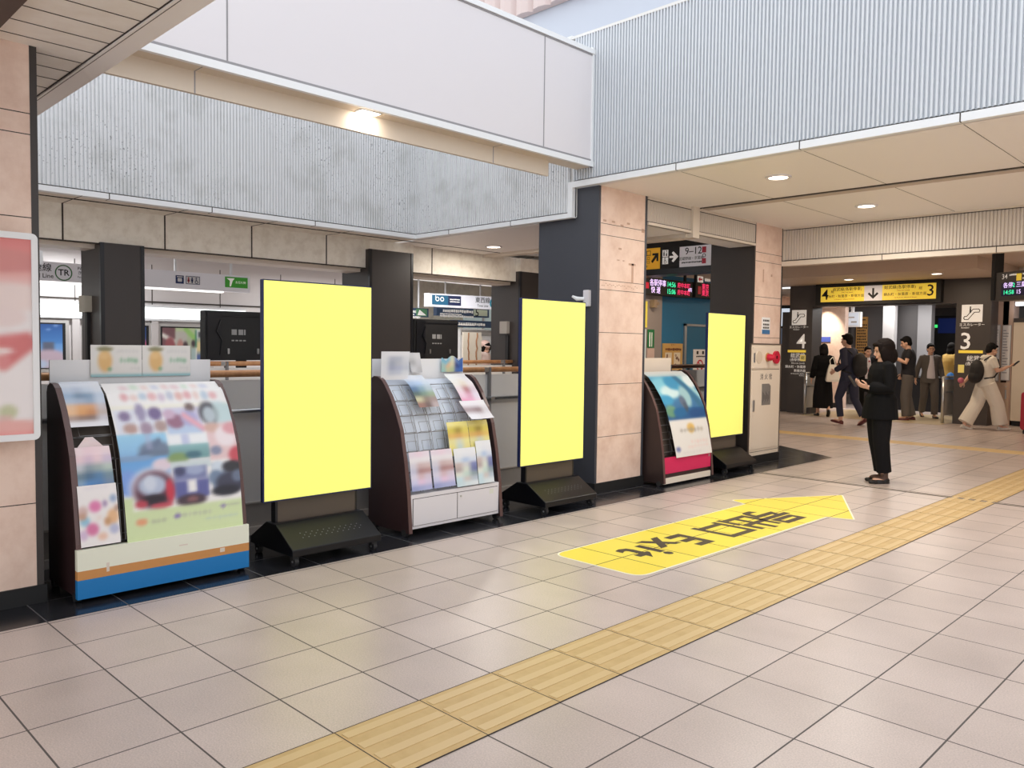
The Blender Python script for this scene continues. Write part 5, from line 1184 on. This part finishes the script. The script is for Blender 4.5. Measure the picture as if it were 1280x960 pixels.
def hairdo(b, c, M, s, style):
    q = lambda x, y, z: Vector(c) + M @ Vector((x*s, y*s, z*s))
    b.ell(q(-.030,0,.045), .096*s, .088*s, .098*s, M); b.ell(q(-.055,0,-.01), .062*s, .078*s, .085*s, M); b.ell(q(.045,0,.092), .044*s, .064*s, .028*s, M)
    if style in ('bob', 'long', 'volume'):
        for y in (-1, 1): b.ell(q(-.020,y*.072,-.045), .066*s, .028*s, .105*s, M); b.ell(q(.035,y*.070,.02), .035*s, .020*s, .08*s, M)
        b.ell(q(-.065,0,-.065), .055*s, .082*s, .10*s, M)
    if style == 'volume':
        b.ell(q(-.045,0,.03), .112*s, .108*s, .112*s, M); b.ell(q(-.065,0,-.07), .090*s, .108*s, .12*s, M)
        for y in (-1, 1): b.ell(q(.0,y*.082,-.06), .072*s, .032*s, .115*s, M)
    if style == 'long':
        b.ell(q(-.075,0,-.16), .045*s, .088*s, .13*s, M)
DEF = dict(neck=(.01,0,1.43), head=(.035,0,1.575), yaw=0, pitch=0.1,
  sL=(0,.170,1.385), eL=(-.03,.225,1.11), wL=(.03,.235,.87), sR=(0,-.170,1.385), eR=(-.03,-.225,1.11), wR=(.03,-.235,.87),
  hL=(0,.088,.90), kL=(.02,.09,.49), aL=(-.02,.09,.085), hR=(0,-.088,.90), kR=(.02,-.09,.49), aR=(-.02,-.09,.085), fL=(1,.12,0), fR=(1,-.12,0),
  nL=(0,-1,0), nR=(0,1,0), dL=None, dR=None, curl=.7)
def person(label, loc, heading, H, pose, top, bottom, shoe, hair, skin=None, vox=.009, group=None):
    J = dict(DEF); J.update(pose); s = H/1.70; V = lambda k: Vector(J[k])*s
    root = thing('person', label, 'person', (0,0,0), group); skin = skin or SKIN
    M = RM(J['yaw'], J['pitch']); hc = V('head'); nk = V('neck'); lean = nk.x-.01*s
    def TX(z): return lean*max(0, min(1, (z/s-.92)/.51))**1.2
    def secs(o, z0=.86, hem=None):
        base = [(.86,.165,.118),(.95,.165,.115),(1.06,.138,.100),(1.18,.150,.110),(1.28,.165,.116),(1.36,.168,.098),(1.405,.130,.078),(1.44,.062,.060)]
        L = []
        if hem:
            for z, w, d in hem: L.append((TX(z*s)-.0, 0, z*s, w*s, d*s))
        for z, w, d in base:
            if hem and z <= hem[-1][0]+.03: continue
            if z >= z0: L.append((TX(z*s), 0, z*s, (w+o)*s, (d+o)*s))
        return L
    # body: one continuous surface
    b = MB(); head(b, hc, M, .97*s); b.tube([nk-Vector((.005,0,.05))*s, nk+Vector((0,0,.03))*s, hc+M@Vector((-.02*s,0,-.06*s))], [.062*s,.054*s,.055*s], 12)
    b.loft(torso_rings(secs(0)))
    for S, sg in (('L',1),('R',-1)):
        sh, el, wr = V('s'+S), V('e'+S), V('w'+S); sh.x += TX(sh.z); 
        b.tube([sh-Vector((0,sg*.05,0))*s, sh, (sh+el)/2, el, el*.6+wr*.4, wr], [.062*s,.056*s,.047*s,.040*s,.040*s,.027*s], 10, True)
        d = Vector(J['d'+S]) if J['d'+S] else wr-el
        hand(b, wr+d.normalized()*.012*s, d, J['n'+S], 1 if S == 'L' else -1, J['curl'], .95*s)
        h, k, a, f = V('h'+S), V('k'+S), V('a'+S), Vector(J['f'+S]).normalized()
        b.tube([h, h*.5+k*.5, k, k*.65+a*.35, a], [.088*s,.074*s,.056*s,.052*s,.036*s], 12, True)
        b.ell(a+f*.05*s-Vector((0,0,.035))*s, .10*s, .032*s, .026*s, Matrix((f, Vector((0,0,1)).cross(f), f.cross(Vector((0,0,1)).cross(f)))).transposed())
    remesh(b, 'body', skin, root, vox*.75, 2)
    q = lambda x, y, z: hc + M @ Vector((x*s, y*s, z*s))
    b = MB()
    for y in (-1, 1): b.ell(q(.079,y*.030,.008), .008*s, .013*s, .006*s, M, 10, 6); b.ell(q(.083,y*.032,.032), .006*s, .020*s, .004*s, M, 10, 6)
    b.build('eyes', M_EYE, root, smooth=True)
    b = MB(); b.ell(q(.088,0,-.066), .008*s, .020*s, .007*s, M, 10, 6); b.build('lips', M_LIP, root, smooth=True)
    if hair:
        b = MB(); hairdo(b, hc, M, s, hair[0]); remesh(b, 'hair', hair[1], root, vox*.8, 2)
    # shoes
    for S in 'LR':
        a, f = V('a'+S), Vector(J['f'+S]).normalized(); sd = Vector((0,0,1)).cross(f).normalized(); up = f.cross(sd); MM = Matrix((f, sd, up)).transposed(); a0 = a - up*.05*s
        b = MB(); b.ell(a0-f*.015*s, .052*s, .036*s, .040*s, MM); b.ell(a0+f*.06*s-up*.006*s, .085*s, .040*s, .032*s, MM); b.ell(a0+f*.135*s-up*.012*s, .062*s, .044*s, .025*s, MM)
        b.loft([[a0+f*(.058+.130*math.cos(2*PI*i/16))*s+sd*.041*s*math.sin(2*PI*i/16)+up*z*s for i in range(16)] for z in (-.035,-.022)])
        o = remesh(b, 'shoe', shoe, root, .007, 1)
    # lower garment
    kind, mm, p = bottom
    if kind == 'trousers':
        b = MB(); b.loft(torso_rings([(TX(z*s), 0, z*s, w*s, d*s) for z, w, d in ((.80,.12,.10),(.86,.175,.128),(.95,.172,.124),(1.04,.146,.108))]))
        for S in 'LR':
            h, k, a = V('h'+S), V('k'+S), V('a'+S); e = a + (k-a).normalized()*p.get('end', .0)*s; w = p.get('w', (.105,.092,.078,.070,.066))
            b.tube([h+Vector((0,0,.02))*s, h*.5+k*.5, k, k*.5+e*.5, e], [x*s for x in w], 14)
        remesh(b, 'trousers', mm, root, vox, 3)
    elif kind == 'skirt':
        b = MB(); b.loft(torso_rings([(x*s, 0, z*s, w*s, d*s) for z, w, d, x in p['secs']])); remesh(b, 'skirt', mm, root, vox, 3)
    # upper garment
    mm, p = top; b = MB(); o = p.get('o', .018)
    b.loft(torso_rings(secs(o, p.get('z0', .86), p.get('hem'))))
    for S, sg in (('L',1),('R',-1)):
        sh, el, wr = V('s'+S), V('e'+S), V('w'+S); sh.x += TX(sh.z); c = p.get('sleeve', 1.0); g = p.get('g', .016)
        if c >= .99: P = [sh-Vector((0,sg*.06,0))*s, sh, (sh+el)/2, el, el*.5+wr*.5, wr-(wr-el).normalized()*.015*s]; Rr = [.072,.066,.056+g*.3,.050+g*.5,.045+g*.6,.038+g*.6]
        else: P = [sh-Vector((0,sg*.06,0))*s, sh, sh*.6+el*.4, sh*(1-c)+el*c]; Rr = [.074,.068,.064,.062]
        b.tube(P, [x*s for x in Rr], 12, c >= .99 and False)
    if p.get('hood'): b.tube([Vector((TX(1.42*s)+.03*s, .07*s, 1.44*s)), Vector((TX(1.42*s)-.06*s, .08*s, 1.43*s)), Vector((TX(1.42*s)-.105*s, 0, 1.41*s)), Vector((TX(1.42*s)-.06*s, -.08*s, 1.43*s)), Vector((TX(1.42*s)+.03*s, -.07*s, 1.44*s))], [.03*s,.045*s,.055*s,.045*s,.03*s], 10, True)
    remesh(b, p.get('name', 'jacket'), mm, root, vox, 3)
    if p.get('shirt'):
        b = MB(); b.loft(torso_rings([(TX(z*s)+.034*s, 0, z*s, w*s*1.15, (d+o)*s) for z, w, d in ((.90,.115,.100),(1.06,.095,.088),(1.18,.085,.098),(1.28,.070,.104),(1.36,.055,.088),(1.43,.042,.058))])); remesh(b, 'shirt', p['shirt'], root, vox, 1)
    if p.get('tie'):
        b = MB(); b.box(TX(1.2*s)+.142*s, TX(1.2*s)+.150*s, -.022*s, .022*s, 1.08*s, 1.36*s); b.build('tie', p['tie'], root)
    root.location = (*loc, 0); root.rotation_euler = (0,0,math.radians(heading))
    return root
def carried(mb, name, label, cat, m, who, smooth=True, vox=None, parts=()):
    if vox: o = remesh(mb, name, m, None, vox, 3)
    else: o = mb.build(name, m, smooth=smooth)
    o.location = who.location; o.rotation_euler = who.rotation_euler
    for nm, b, mm in parts: b.build(nm, mm, None).parent = o
    return tag(o, label, cat)
K_BLACK = mat('black_wool', (15,15,17), .9, spec=.2); K_BLACK2 = mat('black_cloth', (20,19,21), .9, spec=.2); K_NAVY = mat('navy_suit_cloth', (44,46,66), .8); K_GREY = mat('grey_suit_cloth', (92,86,82), .8)
K_GREYT = mat('grey_trouser_cloth', (96,90,86), .8); K_WHITE = mat('cream_white_cloth', (232,224,210), .8); K_SHIRT = mat('pale_shirt', (216,208,214), .7); K_TEE = mat('black_tee', (30,30,36), .85)
K_YEL = mat('mustard_tee', (206,170,92), .8); K_SHOEB = mat('black_leather', (26,23,22), .3); K_SHOER = mat('red_brown_leather', (96,40,36), .35); K_SHOEW = mat('white_canvas', (224,218,210), .6)
H_DB = mat('dark_brown_hair', (24,15,12), .7, spec=.15); H_BL = mat('black_hair', (15,12,12), .7, spec=.2)
# woman in front
wo = person('person in black jacket and trousers standing on the joint line, looking at a phone', (-.832, 7.423), -137, 1.555,
  dict(head=(-.005,0,1.572), neck=(-.010,0,1.43), pitch=.30, eL=(-.01,.225,1.13), wL=(.165,.080,1.135), eR=(-.01,-.225,1.13), wR=(.175,-.060,1.145), dL=(.9,-.25,.25), dR=(.9,.25,.3), nL=(-.2,-.6,.8), nR=(-.2,.6,.8), curl=.95,
       hL=(.01,.085,.90), kL=(.01,.085,.49), aL=(-.045,.075,.085), hR=(.01,-.085,.90), kR=(-.01,-.085,.49), aR=(-.080,-.08,.085)),
  (K_BLACK, dict(o=.040, g=.045, hem=[(.765,.225,.200),(.88,.215,.190),(1.02,.200,.172)])), ('trousers', K_BLACK2, dict(w=(.118,.110,.094,.086,.084), end=.05)), K_SHOEB, ('volume', H_DB), vox=.007)
b = MB()
for y, x in ((.075,-.045),(-.08,-.080)): b.tube([(x*.915, y*.915, z) for z in (.055,.10,.16)], [.040,.038,.042], 12)
for y, x, f in ((.075,-.045,.12),(-.08,-.080,-.12)): b.ell((x*.915+.045, y*.915, .052), .088, .034, .026)
b.build('stockings', mat('sheer_stocking', (84,60,50), .5), None).parent = wo
b = MB(); fpz = Fr((.285, 0, 1.075), (0,-1,0), (.55,0,.84)); b.rbox(-.035, .035, -.035, .10, -.004, .004, .006, fpz)
carried(b, 'phone', 'dark phone held in both hands by the person on the joint line', 'phone', M_BLACK, wo, False)
# dress, white tote
dr = person('person in a long black dress walking away with a white tote bag', (-5.05, 15.55), 128, 1.56,
  dict(head=(.04,0,1.575), eR=(-.02,-.24,1.12), wR=(.16,-.20,1.22), dR=(.7,.3,.5), eL=(-.03,.23,1.12), wL=(.05,.25,.90), kL=(.06,.085,.49), aL=(.12,.08,.085), kR=(-.02,-.085,.5), aR=(-.22,-.08,.17), fR=(.75,-.1,-.65)),
  (K_BLACK, dict(o=.03, g=.035, name='blouse', z0=.95)), ('skirt', K_BLACK2, dict(secs=[(.20,.23,.22,-.02),(.45,.225,.21,0),(.75,.20,.165,0),(.95,.175,.13,0),(1.08,.150,.112,0)])), K_SHOEB, ('bob', H_BL))
b = MB(); b.loft([[Vector((-.23+dx*.045*k2, -.13+dy*.06*k, z)) for dx, dy in ((1,1),(-1,1),(-1,-1),(1,-1))] for z, k, k2 in ((.76,2.0,1.0),(.80,2.3,1.1),(1.0,1.8,.8),(1.13,1.2,.45))])
for y in (-.18,-.08): b.tube([(-.23,y,1.12),(-.20,y*.9,1.22),(-.10,-.16,1.29),(.02,-.2,1.28)], .008, 6)
carried(b, 'tote_bag', 'white tote bag at the arm of the person in the long black dress', 'bag', mat('white_tote_canvas', (236,230,220), .7), dr, False)
# navy suit man with backpack
na = person('person in navy suit striding left with a black backpack and red-brown shoes', (-3.85, 13.99), 168, 1.75,
  dict(neck=(.05,0,1.43), head=(.085,0,1.575), yaw=.15, eL=(-.05,.235,1.13), wL=(.15,.22,1.02), eR=(.02,-.23,1.12), wR=(.22,-.17,1.12), kL=(.16,.09,.50), aL=(.10,.085,.10), fL=(.95,.1,.15), kR=(-.06,-.09,.48), aR=(-.26,-.085,.14), fR=(.85,-.1,-.5)),
  (K_NAVY, dict(o=.026, g=.022, hem=[(.82,.19,.15),(.92,.185,.145)])), ('trousers', K_NAVY, dict(w=(.105,.090,.074,.064,.060), end=.05)), K_SHOER, ('short', H_BL))
b = MB(); b.ell((-.21,0,1.16), .12, .16, .24); b.ell((-.27,0,1.07), .07, .13, .13)
for y in (-.1,.1): b.tube([(-.12,y,1.36),(-.02,y*1.3,1.45),(.11,y*1.35,1.38),(.15,y*1.4,1.2),(.02,y*1.9,1.04),(-.14,y*1.3,1.0)], .016, 8)
carried(b, 'backpack', 'black backpack on the back of the person in navy suit', 'bag', mat('black_nylon', (34,32,32), .7), na, vox=.01)
# student behind the woman
st = person('person in dark blazer with white shirt and red tie, half hidden in the portal', (-4.60, 16.77), -50, 1.52,
  dict(eR=(.02,-.23,1.12), wR=(.10,-.25,.92)), (K_BLACK2, dict(o=.024, shirt=K_SHIRT, tie=mat('crimson_tie', (170,40,60), .6), hem=[(.82,.19,.15),(.92,.185,.145)])), ('trousers', K_BLACK2, dict()), K_SHOEB, ('short', H_BL))
b = MB(); b.rbox(-.26, .26, .06, .56, -.14, .14, .05, Fr((.62,.05,0), (0,1,0), (0,0,1)))
pk = MB(); rr = random.Random(4)
for i in range(6): pk.box(-.10+.025*i, -.085+.025*i, .50-.055*i, .53-.055*i, .142, .147, Fr((.62,.05,0), (0,1,0), (0,0,1)))
pk.box(-.02, .12, .26, .29, .142, .147, Fr((.62,.05,0), (0,1,0), (0,0,1)))
carried(b, 'sports_bag', 'navy bag with white buckles on the floor before the person in dark blazer', 'bag', mat('navy_bag_cloth', (28,34,52), .6), st, False, parts=(('buckles', pk, M_WINK),))
# black tee
te = person('person in black tee and grey trousers looking down at one raised hand', (-3.50, 16.10), 200, 1.735,
  dict(head=(.06,0,1.57), pitch=.35, eL=(.05,.24,1.17), wL=(.28,.10,1.28), dL=(.8,-.4,.5), nL=(-.3,-.4,.9), eR=(-.04,-.23,1.12), wR=(.08,-.22,.94), kL=(.05,.10,.49), aL=(.02,.11,.085), kR=(.0,-.10,.49), aR=(-.10,-.10,.085)),
  (K_TEE, dict(o=.026, sleeve=.62, name='tee', hem=[(.88,.185,.14),(.97,.18,.135)])), ('trousers', K_GREYT, dict(w=(.11,.100,.088,.082,.080), end=.0)), K_SHOER, ('short', H_BL))
b = MB(); b.rbox(-.035, .035, -.02, .12, -.004, .004, .006, Fr((.385,.03,1.36), (.2,-1,0), (.5,0,.85)))
carried(b, 'phone', 'dark phone in the raised hand of the person in black tee', 'phone', M_BLACK, te, False)
# grey suit
gs = person('person in open grey suit and pale shirt walking towards the concourse', (-3.41, 17.14), -58, 1.60,
  dict(eL=(-.06,.25,1.13), wL=(.04,.27,.90), eR=(-.02,-.25,1.13), wR=(-.08,-.27,.90), kL=(.14,.09,.50), aL=(.16,.085,.085), kR=(-.06,-.09,.48), aR=(-.24,-.085,.13), fR=(.85,0,-.5)),
  (K_GREY, dict(o=.028, shirt=K_SHIRT, hem=[(.80,.20,.15),(.92,.19,.145)])), ('trousers', K_GREYT, dict(w=(.11,.098,.084,.076,.074))), K_SHOEB, ('short', H_BL))
# yellow tee at the edge of the panel
ye = person('person in mustard tee and black trousers half behind the platform 3 panel', (-3.30, 18.15), 60, 1.62,
  dict(eL=(.06,.25,1.2), wL=(.26,.20,1.30), dL=(.9,0,.3)), (K_YEL, dict(o=.03, sleeve=.7, name='tee', hem=[(.92,.19,.14),(1.0,.185,.135)])), ('trousers', K_BLACK2, dict()), K_SHOEW, ('bob', H_BL))
b = MB(); b.ell((-.16,-.18,.76), .11, .11, .22)
carried(b, 'shoulder_bag', 'bright blue bag at the hip of the person in mustard tee', 'bag', mat('bright_blue_cloth', (40,120,200), .6), ye, vox=.012)
# white outfit
wh = person('person in white hoodie and wide white trousers walking right, phone held up', (-1.80, 15.12), 40, 1.60,
  dict(neck=(.05,0,1.43), head=(.09,0,1.565), pitch=.3, eR=(.10,-.22,1.16), wR=(.33,-.12,1.24), dR=(.9,.2,.25), nR=(-.2,.4,.9), eL=(-.13,.25,1.13), wL=(-.30,.22,.93), dL=(-.6,-.1,-.5), kL=(-.12,.09,.50), aL=(-.34,.085,.10), fL=(.95,.1,-.2), kR=(.18,-.09,.50), aR=(.26,-.085,.09), fR=(1,-.1,.05)),
  (K_WHITE, dict(o=.032, sleeve=.75, name='hoodie', hood=True, hem=[(.84,.195,.15),(.94,.19,.145)])), ('trousers', K_WHITE, dict(w=(.13,.135,.13,.135,.14), end=.03)), K_SHOEW, ('short', H_BL))
b = MB(); b.ell((-.17,0,1.08), .12, .15, .22); b.ell((-.20,0,.98), .11, .14, .13)
for y in (-.1,.1): b.tube([(-.10,y,1.28),(.0,y*1.3,1.36),(.13,y*1.35,1.30),(.17,y*1.4,1.14),(.06,y*1.8,.98),(-.1,y*1.3,.95)], .016, 8)
carried(b, 'backpack', 'black backpack on the back of the person in white', 'bag', mat('black_nylon', (34,32,32), .7), wh, vox=.01)
b = MB(); b.rbox(-.035, .035, -.02, .12, -.004, .004, .006, Fr((.43,-.09,1.20), (0,-1,0), (.75,0,.65)))
carried(b, 'phone', 'phone held up by the person in white', 'phone', M_BLACK, wh, False)
b = MB(); b.ell((-.36,.19,.90), .055, .05, .055); carried(b, 'pouch', 'small pink pouch in the trailing hand of the person in white', 'pouch', mat('pink_pouch', (206,110,130), .6), wh)
# pale cap, beyond the railing
pc = person('person in a pale pink cap and pale top seen beyond the far railing', (-8.72, 8.86), 20, 1.56,
  dict(yaw=-.6, pitch=.5, head=(.09,0,1.52), neck=(.05,0,1.40)), (mat('pale_pink_top', (232,206,196), .8), dict(o=.03, name='top', hem=[(.86,.19,.14),(.95,.18,.135)])), ('trousers', K_GREYT, dict()), K_SHOEW, ('bob', H_BL), vox=.012)
b = MB(); b.ell((.05,0,1.475), .105, .095, .075); b.ell((.13,-.06,1.44), .07, .07, .012, RM(-.6,.4)); o = remesh(b, 'cap', mat('pale_pink_cap', (236,200,186), .8), None, .008, 2); o.parent = pc
b = MB(); b.tube([(-.14,.12,1.02),(-.13,.02,1.2),(-.06,-.10,1.36),(.05,-.12,1.37)], .016, 8); o = b.build('strap', K_BLACK2, smooth=True); o.parent = pc
# red suitcase cut by the right edge
q = thing('suitcase', 'red suitcase standing at the right edge by the cream cabinet', 'suitcase', (-1.02, 14.9, 0)); fz = FY(14.8)
MB().rbox(-1.16, -.72, .07, .74, -.24, 0, .05, fz).build('shell', mat('crimson_shell', (176,40,60), .35), q, bevel=.02)
b = MB()
for k in range(4): b.box(-1.09+.09*k, -1.07+.09*k, .14, .68, 0, .008, fz)
b.build('ribs', mat('crimson_shell', (176,40,60), .35), q)
b = MB(); b.tube([fz.p(-1.05,.74,-.12), fz.p(-1.05,.98,-.12), fz.p(-.85,.98,-.12), fz.p(-.85,.74,-.12)], .012, 8); b.build('handle', M_BLACK, q)
for x_ in (-1.10,-.78):
    for c_ in (-.2,-.04): MB().tube([fz.p(x_-.014,.035,c_), fz.p(x_+.014,.035,c_)], .035, 12).build('wheel', M_TREND, q)
